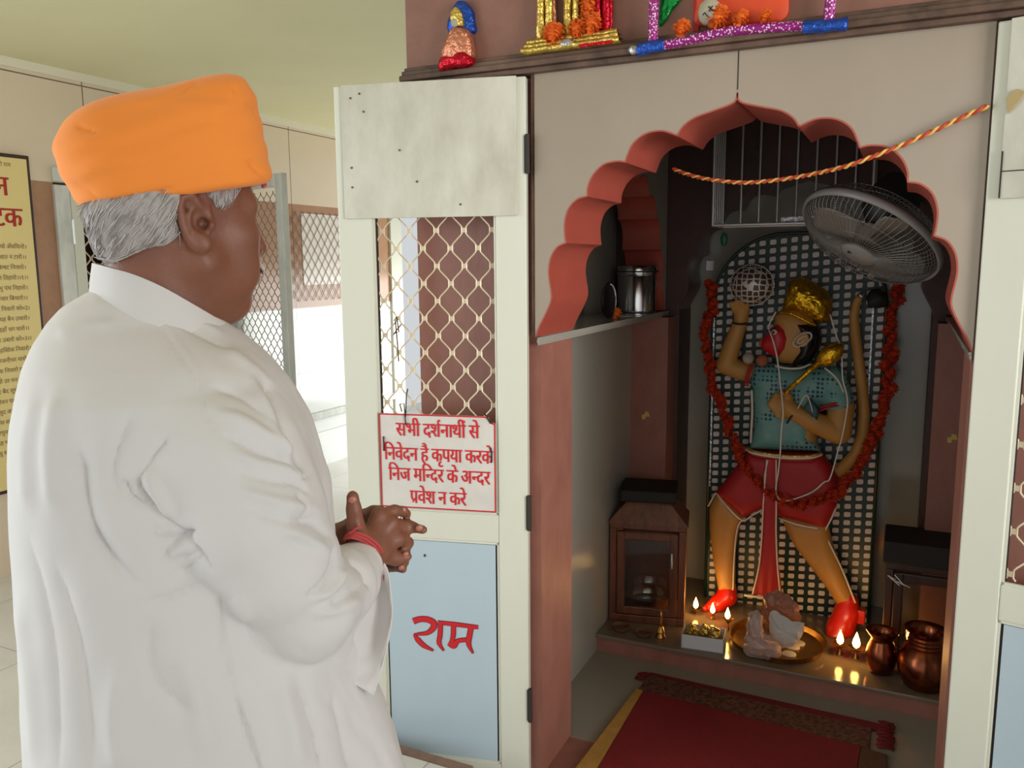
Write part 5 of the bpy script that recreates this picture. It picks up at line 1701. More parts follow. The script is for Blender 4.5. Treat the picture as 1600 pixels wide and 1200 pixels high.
# copper vessels
c = pZ(1375, 1050, PZ)
b = MB().lathe([(0.028, 0), (0.036, 0.004), (0.047, 0.035), (0.050, 0.060), (0.044, 0.090), (0.036, 0.112), (0.034, 0.122), (0.042, 0.132), (0.050, 0.144), (0.051, 0.148), (0.046, 0.146), (0.036, 0.128), (0.032, 0.10), (0.001, 0.03)], c, 40)
tag(b.build('copper_tumbler', M['copper'], smooth=True, angle=50), 'smaller copper pot with flared rim beside the two lamps', 'pot', 'copper vessels')
c = pZ(1441, 1072, PZ)
b = MB().lathe([(0.045, 0), (0.058, 0.006), (0.076, 0.045), (0.081, 0.075), (0.075, 0.108), (0.058, 0.132), (0.052, 0.138), (0.055, 0.144), (0.050, 0.150), (0.053, 0.156), (0.048, 0.162), (0.050, 0.168), (0.046, 0.174), (0.050, 0.182), (0.062, 0.194), (0.064, 0.198), (0.058, 0.197), (0.044, 0.182), (0.042, 0.15), (0.001, 0.04)], c, 44)
tag(b.build('copper_water_pot', M['copper'], smooth=True, angle=50), 'larger round copper water pot with ribbed neck at right end', 'pot', 'copper vessels')
# shelf: steel container, black oval frame, flower, papers
SZ = 1.2585
c = np.array([-0.957, 3.135, SZ])
t = thing('steel_container', 'polished lidded steel container on the left shelf in the recess', 'container', c)
MB().lathe([(0.072, 0), (0.076, 0.004), (0.076, 0.150), (0.074, 0.153)], c, 48).build('container_body', M['steel'], t, smooth=True, angle=40)
MB().lathe([(0.078, 0.140), (0.079, 0.142), (0.079, 0.172), (0.076, 0.178), (0.060, 0.181), (0.001, 0.183)], c, 48).build('lid', M['steel'], t, smooth=True, angle=40)
MB().lathe([(0.0795, 0.153), (0.081, 0.156), (0.0795, 0.159)], c, 48, caps=False).build('lid_band', M['dark_gap'], t, smooth=True)
c = pX(951, 484, -0.925)
t = thing('oval_stand', 'black glossy oval stand leaning on the left shelf beside container', 'ornament', (c[0], c[1], SZ))
uax = np.array([0.55, 0.83, 0]); nax = np.array([0.83, -0.55, 0])
cc = np.array([c[0], c[1], SZ + 0.063])
rows = []
for s, q in ((0.02, -0.012), (0.7, -0.012), (0.95, -0.008), (1.0, 0), (0.95, 0.006), (0.80, 0.004), (0.02, 0.003)):
    rows.append([cc + uax * 0.030 * s * math.cos(a) + np.array([0, 0, 0.062 * s * math.sin(a)]) + nax * q for a in np.linspace(0, 2 * math.pi, 36, endpoint=False)])
b = MB(); b.grid(rows, True); b.build('oval_plate', M['black_gloss'], t, smooth=True, angle=50)
b = MB().tube([cc + uax * 0.026 * math.cos(a) + np.array([0, 0, 0.055 * math.sin(a)]) + nax * 0.006 for a in np.linspace(0.2, 1.5, 10)], 0.003, 6); b.build('silver_rim_arc', M['steel_dull'], t, smooth=True)
p = pX(963, 486, -0.905)
tag(marigold_mesh(MB(), (p[0], p[1], SZ + 0.017), 0.020, 5, 34, axis=(0.3, -0.6, 0.5)).build('marigold', M['marigold']), 'single orange marigold lying on the left shelf', 'flower')
for i, (x, y, lb, m_) in enumerate(((1000, 488, 'white paper slip under the steel container on the shelf', 'white_card'), (945, 494, 'crumpled pale paper on the shelf edge below the marigold', 'paper'))):
    p = pZ(x, y, SZ)
    p[0] = max(p[0], -0.90) if i else p[0]
    mb = MB(); n = 8
    rows = [[(p[0] + (j / n - .5) * 0.07, p[1] + (k / n - .5) * 0.09, SZ + 0.001 + 0.005 * abs(mnoise.noise(Vector((j * .6, k * .5, i * 3))))) for j in range(n + 1)] for k in range(n + 1)]
    mb.grid(rows)
    o = tag(mb.build('paper_slip', M[m_]), lb, 'paper', 'papers on the left shelf')
    s_ = o.modifiers.new('thickness', 'SOLIDIFY'); s_.thickness = 0.001
for (x, y, Y, lb) in ((1008, 650, 3.158, 'yellow paper scrap stuck on the left brown pilaster'), (1487, 686, 3.158, 'yellow paper scrap stuck on the right brown pilaster')):
    p = pY(x, y, Y)
    if x > 9000:
        p = pX(x, y, 0.1268)
        b = MB().prism([(0, 0), (0.03, 0.004), (0.03, 0.02), (0.055, 0.022), (0.053, 0.05), (0.02, 0.048), (0.02, 0.03), (0.0, 0.026)], p + np.array([-0.0016, -0.02, -0.02]), (0, 1, 0), (0, 0, 0.6), (0.0025, 0, 0))
    else:
        b = MB().prism([(0, 0), (0.014, 0.003), (0.012, 0.012), (0.030, 0.014), (0.026, 0.03), (0.012, 0.034), (0.010, 0.022), (-0.002, 0.018)], p - np.array([0.012, 0, 0.015]), (1, 0, 0), (0, 0, 1), (0, 0.0015, 0))
    tag(b.build('paper_scrap', mat('torn_yellow_paper', (204, 178, 96), 0.8)), lb, 'paper')
# carpet
t = thing('carpet', 'red prayer carpet with yellow side border on the shrine floor', 'carpet', (-0.39, 2.35, 0.004))


def slab(poly, z0, z1, name, m, n=1):
    mb = MB().prism(poly, (0, 0, z0), (1, 0, 0), (0, 1, 0), (0, 0, z1 - z0))
    return mb.build(name, m, t, bevel=0.003)


slab([(-0.728, 1.99), (-0.070, 1.99), (-0.052, 2.50), (-0.735, 2.545)], 0.0042, 0.016, 'red_field', M['carpet_red'])
slab([(-0.792, 1.99), (-0.728, 1.99), (-0.735, 2.545), (-0.762, 2.55)], 0.0042, 0.0145, 'yellow_border', M['carpet_yellow'])
slab([(-0.755, 2.551), (-0.735, 2.546), (-0.052, 2.501), (-0.030, 2.500), (-0.028, 2.62), (-0.748, 2.655)], 0.0042, 0.015, 'floral_band', M['carpet_dark'])
slab([(-0.070, 1.99), (0.02, 1.99), (0.02, 2.49), (-0.052, 2.50)], 0.0042, 0.0145, 'brown_border', mat('brown_carpet_border', (96, 58, 34), 0.95, var=0.5, bump=0.4, bscale=200))
slab([(-0.752, 2.656), (-0.028, 2.621), (0.02, 2.62), (0.02, 2.665), (-0.752, 2.685)], 0.0042, 0.011, 'maroon_edge', M['carpet_fringe'])
mb = MB()
rg = random.Random(5)
for i in range(26):
    y = 2.52 + 0.16 * i / 26
    x0 = -0.01 + rg.uniform(-.004, .004)
    mb.tube(catmull([(x0, y, 0.012), (x0 + 0.02, y + rg.uniform(-.006, .006), 0.016), (x0 + 0.045, y + rg.uniform(-.012, .012), 0.008)], 4), 0.0028, 5)
mb.build('fringe', M['carpet_fringe'], t, smooth=True)
mb = MB()
for i in range(8):
    y = 2.62 + 0.06 * i / 8
    mb.tube(catmull([(-0.745, y, 0.010), (-0.765, y + rg.uniform(-.006, .006), 0.012), (-0.79, y + rg.uniform(-.01, .01), 0.006)], 4), 0.0026, 5)
mb.build('fringe', M['carpet_fringe'], t, smooth=True)
# ================================================================== THE MAN
EW = ray(300, 600) * np.array([1, 1, 0]); EW /= np.linalg.norm(EW)
EU = np.array([EW[1], -EW[0], 0.0])
MD = 1.21
M0 = EW * MD


def L(px, py, w=0.0):
    """point seen at (px, py) on the upright plane w behind the man's axis, in his frame (u right, w away, z up)"""
    r = ray(px, py)
    p = CAMP + r * ((MD + w) / (r @ EW))
    return np.array([(p - M0) @ EU, w, p[2]])


def toW(V):
    V = np.asarray(V, float)
    return M0 + V[..., 0:1] * EU + V[..., 1:2] * EW + V[..., 2:3] * np.array([0, 0, 1.0])


def pix(V):
    """pixel position of points given in the man's frame"""
    q = toW(V) - CAMP
    z = q @ AX_F
    return np.stack([800 + FPX * (q @ AX_R) / z, 600 - FPX * (q @ AX_U) / z], -1)


MAN = thing('person', 'elderly man in orange turban and white kurta standing with clasped hands', 'person', M0, 0)


def man_net(name, fn, lo, hi, h, m, parent=MAN, rel=2, lip=1.6, disp=None):
    V, Q = nets(fn, lo, hi, h, lip=lip)
    V = relax(V, Q, rel)
    if disp is not None:
        V = disp(V, Q)
    return net_obj(name, toW(V), Q, m, parent)


# ---- head frame
HA = math.radians(29)
HF = np.array([math.cos(HA), math.sin(HA), 0]); HR = np.array([math.sin(HA), -math.cos(HA), 0])
HT = math.radians(4)                                # slight bow of the head
HFt = HF * math.cos(HT) - np.array([0, 0, math.sin(HT)]); HU = np.array([0, 0, math.cos(HT)]) + HF * math.sin(HT)
HC = L(279, 333, 0.0)
HS = 1.07


def toH(P):
    q = (P - HC) / HS
    return np.stack([q @ HFt, -(q @ HR), q @ HU], 1)


def fromH(x, y, z):
    return HC + HS * (x * HFt - y * HR + z * HU)


def f_head(P):
    p = toH(P)
    d = sd_ell(p, (-0.010, 0, 0.038), (0.100, 0.078, 0.092))
    d = smin(d, sd_ell(p, (0.034, 0, -0.040), (0.062, 0.062, 0.086)), 0.03)
    d = smin(d, sd_ball(p, (0.066, 0, -0.106), 0.024), 0.03)
    for s in (-1, 1):
        d = smin(d, sd_cone(p, (0.0, s * 0.054, -0.062), (0.062, s * 0.016, -0.108), 0.022, 0.020), 0.03)
        d = smin(d, sd_ball(p, (0.056, s * 0.043, -0.026), 0.027), 0.022)
        d = smin(d, sd_cone(p, (0.088, s * 0.012, 0.020), (0.066, s * 0.048, 0.016), 0.012, 0.012), 0.016)
        d = smin(d, sd_ell(p, (0.062, s * 0.040, -0.066), (0.026, 0.020, 0.028)), 0.02)
    d = smin(d, sd_cone(p, (0.094, 0, 0.006), (0.112, 0, -0.034), 0.009, 0.0135), 0.012)
    for s in (-1, 1):
        d = smin(d, sd_ball(p, (0.100, s * 0.013, -0.038), 0.0105), 0.008)
        d = smax(d, -sd_ell(p, (0.092, s * 0.033, -0.002), (0.016, 0.018, 0.012)), 0.012)
        d = smin(d, sd_ball(p, (0.073, s * 0.032, -0.002), 0.0135), 0.003)
        d = smin(d, sd_cone(p, (0.0865, s * 0.020, 0.0045), (0.078, s * 0.045, 0.003), 0.004, 0.004), 0.005)
        d = smin(d, sd_cone(p, (0.0855, s * 0.020, -0.010), (0.077, s * 0.045, -0.009), 0.004, 0.004), 0.006)
    d = smin(d, sd_ell(p, (0.088, 0, -0.070), (0.020, 0.030, 0.020)), 0.016)
    d = smin(d, sd_cone(p, (0.104, -0.016, -0.066), (0.104, 0.016, -0.066), 0.0055, 0.0055), 0.006)
    d = smin(d, sd_cone(p, (0.102, -0.014, -0.077), (0.102, 0.014, -0.077), 0.006, 0.006), 0.006)
    d = smax(d, -sd_cone(p, (0.110, -0.020, -0.0715), (0.110, 0.020, -0.0715), 0.003, 0.003), 0.003)
    # cheek crease and jowl
    d = d + 0.0016 * np.exp(-((p[:, 0] - 0.078 + (p[:, 2] + 0.03) * 0.25) / 0.004) ** 2) * (p[:, 2] < -0.02) * (p[:, 2] > -0.09)
    return d * HS


EWv = HC[1] + (-0.078) * 0 - 0.080                 # ear plane
e_ = lambda x, y, dw=0.0: L(x, y, EWv + dw)


def f_ear(P):
    hel = [e_(318, 340, 0.012), e_(312, 322, 0.002), e_(298, 303, -0.004), e_(284, 308, -0.006), e_(280, 325, -0.006), e_(284, 347, -0.005), e_(291, 367, -0.003), e_(299, 380, 0.0)]
    d = sd_chain(P, hel, [0.0046, 0.0052, 0.0058, 0.0060, 0.0060, 0.0056, 0.0052, 0.0050])
    ax_u, ax_w = P[:, 0], P[:, 1]
    plate = sd_ell(P, e_(303, 342, 0.008), (0.024, 0.005, 0.035))
    d = smin(d, plate, 0.004)
    d = smin(d, sd_chain(P, [e_(300, 318, 0.0), e_(296, 338, -0.002), e_(300, 358, -0.001), e_(312, 368, 0.001)], [0.0036, 0.0042, 0.0042, 0.0038]), 0.004)
    d = smin(d, sd_ell(P, e_(313, 381, 0.002), (0.014, 0.0065, 0.013)), 0.006)
    d = smin(d, sd_ball(P, e_(329, 352, 0.004), 0.0065), 0.006)
    d = smax(d, -sd_ell(P, e_(313, 346, -0.003), (0.0105, 0.014, 0.0135)), 0.003)
    d = smin(d, sd_cone(P, e_(312, 345, 0.020), e_(312, 350, 0.034), 0.016, 0.02), 0.006)
    d = smax(d, -sd_ball(P, e_(317, 349, 0.008), 0.0075), 0.002)
    return d


WR_ = L(578, 868, 0.005)                            # right wrist
RH = dict(
    meta=[((592, 806), 0.028), ((610, 818), 0.022), ((620, 842), 0.022), ((618, 872), 0.028)],
    fing=[[(592, 806, 0.028), (616, 797, 0.034), (630, 799, 0.046), (636, 803, 0.058)],
          [(610, 818, 0.022), (634, 822, 0.044), (634, 826, 0.070), (622, 828, 0.088)],
          [(620, 842, 0.022), (638, 848, 0.046), (636, 851, 0.072), (624, 853, 0.090)],
          [(618, 872, 0.028), (632, 877, 0.050), (630, 879, 0.070), (620, 880, 0.084)]])
FRAD = [(0.0098, 0.0090, 0.0083, 0.0072), (0.0102, 0.0094, 0.0086, 0.0074), (0.0098, 0.0090, 0.0082, 0.0070), (0.0086, 0.0078, 0.0072, 0.0062)]


def f_rhand(P):
    d = sd_chain(P, [L(480, 955, -0.13), L(530, 912, -0.06), WR_], [0.044, 0.036, 0.027])
    d = smin(d, sd_ell(P, L(574, 856, 0.008), (0.027, 0.019, 0.027)), 0.015)
    pal = None
    for (q, w), r in zip(RH['meta'], (0.0135, 0.0135, 0.013, 0.012)):
        e = sd_cone(P, L(576, 858, 0.010), L(q[0], q[1], w), 0.019, r)
        pal = e if pal is None else smin(pal, e, 0.010)
    d = smin(d, pal, 0.012)
    for ch, r in zip(RH['fing'], FRAD):
        d = smin(d, sd_chain(P, [L(*q) for q in ch], r, 0.003), 0.005)
    for (q, w) in RH['meta']:                        # knuckles
        d = smin(d, sd_ball(P, L(q[0], q[1], w - 0.002), 0.0112), 0.006)
    d = smin(d, sd_chain(P, [L(566, 850, 0.004), L(556, 822, -0.006), L(553, 796, -0.008), L(551, 776, -0.010)], [0.017, 0.0135, 0.0115, 0.0092], 0.004), 0.010)
    return d


LW = L(528, 846, 0.125)
LH = dict(meta=[((600, 826), 0.090), ((604, 846), 0.092), ((603, 868), 0.094), ((598, 888), 0.096)],
          fing=[[(600, 826, 0.090), (630, 822, 0.058), (646, 824, 0.040), (661, 828, 0.030)],
                [(604, 846, 0.092), (618, 834, 0.060), (628, 834, 0.040), (632, 838, 0.032)],
                [(603, 868, 0.094), (624, 862, 0.058), (632, 864, 0.036), (637, 870, 0.026)],
                [(598, 888, 0.096), (616, 886, 0.062), (625, 887, 0.044), (630, 890, 0.036)]])


def f_lhand(P):
    d = sd_chain(P, [L(450, 900, 0.20), L(500, 862, 0.155), LW], [0.042, 0.035, 0.028])
    pal = None
    for (q, w), r in zip(LH['meta'], (0.0135, 0.0135, 0.013, 0.012)):
        e = sd_cone(P, L(534, 842, 0.122), L(q[0], q[1], w), 0.020, r)
        pal = e if pal is None else smin(pal, e, 0.010)
    d = smin(d, pal, 0.012)
    for ch, r in zip(LH['fing'], FRAD):
        d = smin(d, sd_chain(P, [L(*q) for q in ch], r, 0.003), 0.005)
    d = smin(d, sd_chain(P, [L(540, 828, 0.110), L(566, 808, 0.080), L(583, 800, 0.060), L(594, 797, 0.052)], [0.016, 0.0125, 0.0105, 0.0085], 0.004), 0.010)
    return d


def f_core(P):
    c = L(270, 620, 0.0)
    neck = smin(sd_cone(P, fromH(-0.030, 0, -0.045), L(240, 520, 0.0), 0.060, 0.066), sd_cone(P, fromH(0.012, 0, -0.075), L(280, 520, 0.0), 0.046, 0.056), 0.03)
    d = smin(neck, sd_ell(P, L(262, 730, 0.0), (0.13, 0.105, 0.14)), 0.04)
    d = smin(d, sd_ell(P, L(290, 930, 0.0), (0.16, 0.14, 0.30)), 0.08)
    d = smin(d, sd_chain(P, [L(285, 680, -0.04), L(350, 715, -0.10), L(425, 850, -0.14), L(480, 955, -0.13)], [0.05, 0.052, 0.046, 0.042]), 0.03)
    d = smin(d, sd_chain(P, [L(215, 680, 0.03), L(175, 690, 0.12), L(330, 860, 0.20), L(450, 900, 0.20)], [0.06, 0.058, 0.046, 0.042]), 0.03)
    return d


zf = 0.0
HIPu = L(320, 1190, 0)[0]
LEG = [[(HIPu + 0.03, -0.085, 0.86), (HIPu + 0.045, -0.09, 0.47), (HIPu + 0.02, -0.09, 0.085)], [(HIPu - 0.02, 0.085, 0.86), (HIPu, 0.09, 0.47), (HIPu - 0.025, 0.09, 0.085)]]


def f_legs(P):
    d = None
    for a in LEG:
        e = sd_chain(P, a, [0.085, 0.058, 0.038], 0.03)
        an = np.array(a[2])
        e = smin(e, sd_chain(P, [an - (0.03, 0.015, 0.050), an + (0.06, 0.035, -0.045), an + (0.15, 0.08, -0.062)], [0.030, 0.034, 0.020], 0.02), 0.02)
        for k in range(5):
            e = smin(e, sd_ball(P, an + (0.175 - 0.008 * abs(k - 1), 0.10 + (k - 2) * 0.016, -0.068), 0.010), 0.006)
        d = e if d is None else np.minimum(d, e)
    return smax(d, 0.006 - P[:, 2], 0.002)


GROUPS = [(f_head, np.array([*(HC - 0.19)]), np.array([*(HC + 0.19)]), 0.02), (f_ear, L(305, 345, EWv) - 0.06, L(305, 345, EWv) + 0.06, 0.004),
          (f_rhand, L(560, 870, 0) - np.array([0.14, 0.18, 0.16]), L(560, 870, 0) + np.array([0.12, 0.16, 0.14]), 0.01),
          (f_lhand, L(560, 860, 0.1) - np.array([0.16, 0.14, 0.12]), L(560, 860, 0.1) + np.array([0.14, 0.16, 0.12]), 0.01),
          (f_core, np.array([-0.4, -0.4, 0.5]), np.array([0.4, 0.4, 1.6]), 0.02), (f_legs, np.array([-0.35, -0.3, -0.05]), np.array([0.45, 0.4, 1.0]), 0.05)]


def f_man(P):
    d = np.full(len(P), 1.0)
    cur = None
    lo, hi = P.min(0) - 0.06, P.max(0) + 0.06
    for fn, a, b, k in GROUPS:
        if (hi < a).any() or (lo > b).any():
            continue
        e = fn(P)
        cur = e if cur is None else smin(cur, e, k)
    return d if cur is None else cur


def f_man_c(P):
    """block centres: evaluated one by one group for the coarse pass"""
    d = None
    for fn, a, b, k in GROUPS:
        e = fn(P)
        d = e if d is None else np.minimum(d, e)
    return d


def nets2(coarse, fn, *a, **k):
    st = {'n': 0}

    def g(P):
        st['n'] += 1
        return coarse(P) if st['n'] == 1 else fn(P)
    return nets(g, *a, **k)


V, Q = nets2(f_man_c, f_man, (-0.36, -0.36, -0.01), (0.46, 0.40, 1.62), 0.0034, lip=1.9)
body = net_obj('body', toW(relax(V, Q, 1)), Q, M['skin'], MAN)
hb = None
# nails on the finger ends that show
for (x, y, w), (dx, dy), r in (((655, 825, 0.030), (1, 0.2), 0.006), ((551, 781, -0.0195), (-0.1, -1), 0.0062), ((634, 866, 0.026), (0.8, 0.5), 0.005), ((627, 887, 0.036), (0.9, 0.3), 0.005), ((592, 796, 0.0445), (0.9, -0.2), 0.005), ((630, 797, 0.043), (1, 0.3), 0.005)):
    c = L(x, y, w - 0.006)
    b = MB().ball((0, 0, 0), r, 12, 8, (1.1, 0.45, 0.9))
    b.v = [tuple(toW(np.array(v) + c)) for v in b.v]
    b.build('fingernail', M['nail'], body, smooth=True)
# eye, brow, moustache
b = MB().ball(toW(fromH(0.0745, -0.032, -0.002)), 0.0138, 16, 12); b.build('right_eye', M['eye_white'], body, smooth=True)
b = MB().tube([toW(fromH(*q)) for q in ((0.0905, -0.018, -0.001), (0.0885, -0.030, 0.0015), (0.083, -0.042, -0.002), (0.078, -0.048, -0.006))], 0.0016, 6); b.build('eyelash', M['black'], body, smooth=True)
b = MB()
for i in range(26):
    t_ = i / 25
    q = np.array([0.100 - 0.034 * t_ ** 1.5, -0.012 - 0.042 * t_, 0.019 - 0.002 * t_])
    b.tube([toW(fromH(*q)), toW(fromH(*(q + (-0.004, -0.006, 0.003))))], [0.0012, 0.0004], 5)
b.build('eyebrow', M['hair'], body, smooth=True)
b = MB()
rg = random.Random(4)
for i in range(190):
    s = -1 if i % 2 else 1
    t_ = rg.random()
    q = np.array([0.109 - 0.014 * t_, s * (0.002 + 0.031 * t_), -0.049 - 0.008 * t_ + rg.uniform(-.003, .003)])
    b.tube([toW(fromH(*q)), toW(fromH(*(q + (0.004, s * 0.004, -0.008)))), toW(fromH(*(q + (0.002, s * 0.007, -0.014))))], [0.0011, 0.0010, 0.0004], 5)
b.build('moustache', mat('white_moustache_hair', (236, 230, 224), 0.6), body, smooth=True)

# ---- hair: short cropped shell with strands
hairp = [(132, 345), (128, 322), (160, 312), (230, 300), (284, 288), (281, 318), (274, 345), (280, 368), (262, 380), (232, 386), (205, 398), (180, 408), (160, 405), (146, 390)]
burn = [(322, 285), (385, 272), (372, 300), (362, 318), (348, 326), (336, 318), (326, 305)]
HPl = [(L(x, y, -0.05)[0], L(x, y, -0.05)[2]) for x, y in hairp]
BPl = [(L(x, y, -0.07)[0], L(x, y, -0.07)[2]) for x, y in burn]


def f_hair(P):
    p = toH(P)
    sh = sd_ell(p, (-0.012, 0, 0.030), (0.106, 0.083, 0.099)) * HS
    sh = smin(sh, sd_ell(p, (-0.050, 0, -0.025), (0.066, 0.066, 0.060)) * HS, 0.03)
    a = np.maximum(smax(sh, sd_poly(P[:, [0, 2]], HPl), 0.008), P[:, 1] - 0.12)
    b_ = smax(f_head(P) - 0.0035, np.maximum(sd_poly(P[:, [0, 2]], BPl), P[:, 1] + 0.02), 0.004)
    return np.minimum(a, b_)


def hair_disp(V, Q):
    N = vnormals(V, Q)
    s = np.array([mnoise.noise(Vector((v[0] * 90 + v[2] * 60, v[1] * 60, v[2] * 25 - v[0] * 30))) for v in V])
    return V + N * (0.0016 * s)[:, None]


hr = man_net('hair', f_hair, L(110, 430, 0) - (0.02, 0.13, 0.03), L(395, 260, 0) + (0.02, 0.13, 0.02), 0.003, M['hair'], body, 1, disp=hair_disp)
V, Q = nets(f_hair, L(110, 430, 0) - (0.02, 0.13, 0.03), L(395, 260, 0) + (0.02, 0.13, 0.02), 0.004)
N = vnormals(V, Q)
b = MB()
rg = random.Random(9)
idx = [i for i in range(len(V)) if N[i][1] < 0.25 or N[i][0] < -0.3]
for i in rg.sample(idx, min(1500, len(idx))):
    p, n = V[i], N[i]
    front = p[0] > L(318, 300, 0)[0]
    dr = np.array([-0.15 if front else -0.75, 0.0, -1.0]) + np.array([rg.uniform(-.35, .35), rg.uniform(-.2, .2), rg.uniform(-.2, .2)])
    dr = dr - n * (dr @ n); dr /= np.linalg.norm(dr) + 1e-9
    ln = rg.uniform(0.006, 0.011) if front else rg.uniform(0.012, 0.024)
    b.mi = 0 if rg.random() < 0.62 else 1
    b.tube([toW(p - dr * ln * 0.4), toW(p + dr * ln * 0.2 + n * 0.0016), toW(p + dr * ln * 0.7 + n * 0.0010)], [0.0007, 0.0006, 0.0002], 4, caps=False)
b.build('hair_strands', [mat('white_hair_strand', (206, 200, 196), 0.4), mat('grey_hair_strand', (160, 152, 148), 0.4)], hr, smooth=True)

# ---- turban
turp = [(138, 335), (112, 300), (94, 262), (89, 236), (95, 212), (118, 186), (150, 166), (200, 152), (260, 140), (320, 127), (352, 124), (378, 131), (392, 148), (402, 178), (410, 220), (417, 258), (420, 292), (400, 340), (300, 360), (230, 370), (165, 365)]
TPl = [(L(x, y, 0)[0], L(x, y, 0)[2]) for x, y in catmull(turp, 3, True)]


TQ = L(140, 329, 0.0)
_a, _b = L(417, 287, 0.0) - TQ, L(270, 307, -0.105) - TQ
TNn = np.cross(_a, _b); TNn /= np.linalg.norm(TNn)
if TNn[2] > 0:
    TNn = -TNn


def f_turban(P):
    wc = 0.008
    d2 = sd_poly(P[:, [0, 2]], TPl)
    rr = 0.082
    T = 0.118
    a = np.maximum(d2 + rr, 0)
    b_ = np.maximum(np.abs(P[:, 1] - wc) - (T - rr), 0)
    d = np.sqrt(a * a + b_ * b_) - rr
    d = d + np.minimum(np.maximum(d2 + rr, np.abs(P[:, 1] - wc) - (T - rr)), 0)
    # flat underside along the brow and nape
    d = smax(d, (P - TQ) @ TNn, 0.010)
    inner = sd_ell(toH(P), (-0.010, 0, 0.034), (0.101, 0.079, 0.094)) * HS
    # hollow underside so that the cloth sits around the head
    return smax(d, -np.maximum(inner, P[:, 2] - L(300, 290, 0)[2]), 0.006)


def stroke_disp(strokes, facing=True):
    def fn(V, Q):
        N = vnormals(V, Q)
        px = pix(V)
        tc = CAMP - toW(V)
        toc_l = np.stack([tc @ EU, tc @ EW, tc[:, 2]], 1)
        toc_l /= np.linalg.norm(toc_l, axis=1, keepdims=True)
        fac = np.clip((N * toc_l).sum(1) * 2.5 + 0.3, 0, 1)
        D = np.zeros(len(V))
        for pts, wd, amp in strokes:
            P = np.array(catmull(pts, 6)) if len(pts) > 2 else np.array(pts, float)
            best = np.full(len(V), 1e9); tt = np.zeros(len(V))
            n = len(P) - 1
            for i in range(n):
                a, e = P[i], P[i + 1] - P[i]
                t = np.clip(((px - a) @ e) / max(e @ e, 1e-9), 0, 1)
                dd = ((px - a - t[:, None] * e) ** 2).sum(1)
                m = dd < best
                best[m] = dd[m]; tt[m] = (i + t[m]) / n
            taper = np.clip(np.minimum(tt, 1 - tt) * 5 + 0.25, 0, 1)
            D += amp * (np.exp(-best / (wd * wd)) if amp > 0 else np.exp(-np.sqrt(best) / (0.75 * wd))) * taper
        return V + N * (D * fac)[:, None]
    return fn


TS = [([(118, 196), (135, 202), (152, 208)], 4, -0.0035), ([(100, 250), (200, 225), (320, 190), (400, 175)], 10, -0.0016), ([(98, 275), (200, 255), (320, 228), (408, 215)], 10, 0.0016),
      ([(130, 300), (240, 280), (340, 258), (414, 250)], 9, -0.0016), ([(284, 143), (298, 134), (312, 130)], 4, -0.003), ([(366, 142), (369, 134)], 3, -0.003), ([(388, 250), (402, 266), (416, 281)], 4, -0.004),
      ([(150, 318), (215, 307), (275, 294)], 3.5, -0.0035), ([(112, 285), (140, 300), (160, 318)], 6, -0.002), ([(150, 180), (240, 165), (330, 150), (385, 158)], 11, -0.0014), ([(200, 155), (250, 160), (310, 158)], 8, 0.0012),
      ([(385, 160), (398, 170), (404, 190)], 4, -0.0025)]
TD = stroke_disp(TS)


def turban_disp(V, Q):
    V = TD(V, Q)
    N = vnormals(V, Q)
    px = pix(V)
    ph = (px[:, 1] + 0.27 * (px[:, 0] - 250)) / 15.0
    wob = np.array([mnoise.noise(Vector((v[0] * 14, v[1] * 14, v[2] * 14))) for v in V])
    return V + N * (0.0009 * np.sin(ph * 2.1 + 2.5 * wob) + 0.0016 * wob)[:, None]


tb = man_net('turban', f_turban, L(75, 345, 0) - (0.02, 0.14, 0.02), L(430, 105, 0) + (0.02, 0.15, 0.03), 0.0034, M['turban'], MAN, 2, lip=2.4, disp=turban_disp)
b = MB().tube([toW(L(x, y, w)) for x, y, w in ((412, 283, -0.03), (414, 289, -0.035), (411, 291, -0.04))], 0.0028, 6); b.build('red_under_cap', M['kalava'], tb, smooth=True)

# ---- kurta
ROWS = [(440, 158, 262), (456, 134, 290), (478, 96, 326), (502, 72, 352), (530, 52, 388), (565, 36, 426), (605, 25, 458), (650, 17, 482), (700, 13, 500), (760, 12, 516), (830, 18, 520), (900, 24, 526), (970, 28, 540), (1040, 32, 563), (1100, 33, 588), (1150, 34, 606), (1200, 35, 622), (1300, 30, 645), (1400, 26, 660)]
RZ = np.array([L(r[1], r[0], 0)[2] * 0.5 + L(r[2], r[0], 0)[2] * 0.5 for r in ROWS])[::-1]
RL_ = np.array([L(r[1], r[0], 0)[0] for r in ROWS])[::-1]
RR_ = np.array([L(r[2], r[0], 0)[0] for r in ROWS])[::-1]
RB = np.array([0.056, 0.062, 0.074, 0.090, 0.118, 0.150, 0.178, 0.188, 0.192, 0.192, 0.190, 0.190, 0.192, 0.196, 0.200, 0.204, 0.208, 0.215, 0.220])[::-1]
HEM = 0.50


def f_torso(P):
    z = P[:, 2]
    l, r_, bb_ = np.interp(z, RZ, RL_), np.interp(z, RZ, RR_), np.interp(z, RZ, RB)
    uc, a = (l + r_) / 2, (r_ - l) / 2
    e = 2.25
    q = (np.abs((P[:, 0] - uc) / a) ** e + np.abs(P[:, 1] / bb_) ** e) ** (1 / e)
    d = (q - 1) * np.minimum(a, bb_)
    top = (z - RZ[-1])
    d = smax(d, top, 0.03)
    return smax(d, HEM - z, 0.004)


SL = [(L(330, 645, -0.095), 0.080), (L(354, 722, -0.125), 0.102), (L(392, 806, -0.148), 0.098), (L(434, 880, -0.156), 0.082), (L(480, 940, -0.142), 0.064)]
FA = [(L(480, 940, -0.142), 0.064), (L(528, 915, -0.075), 0.056), (L(558, 888, -0.022), 0.040)]


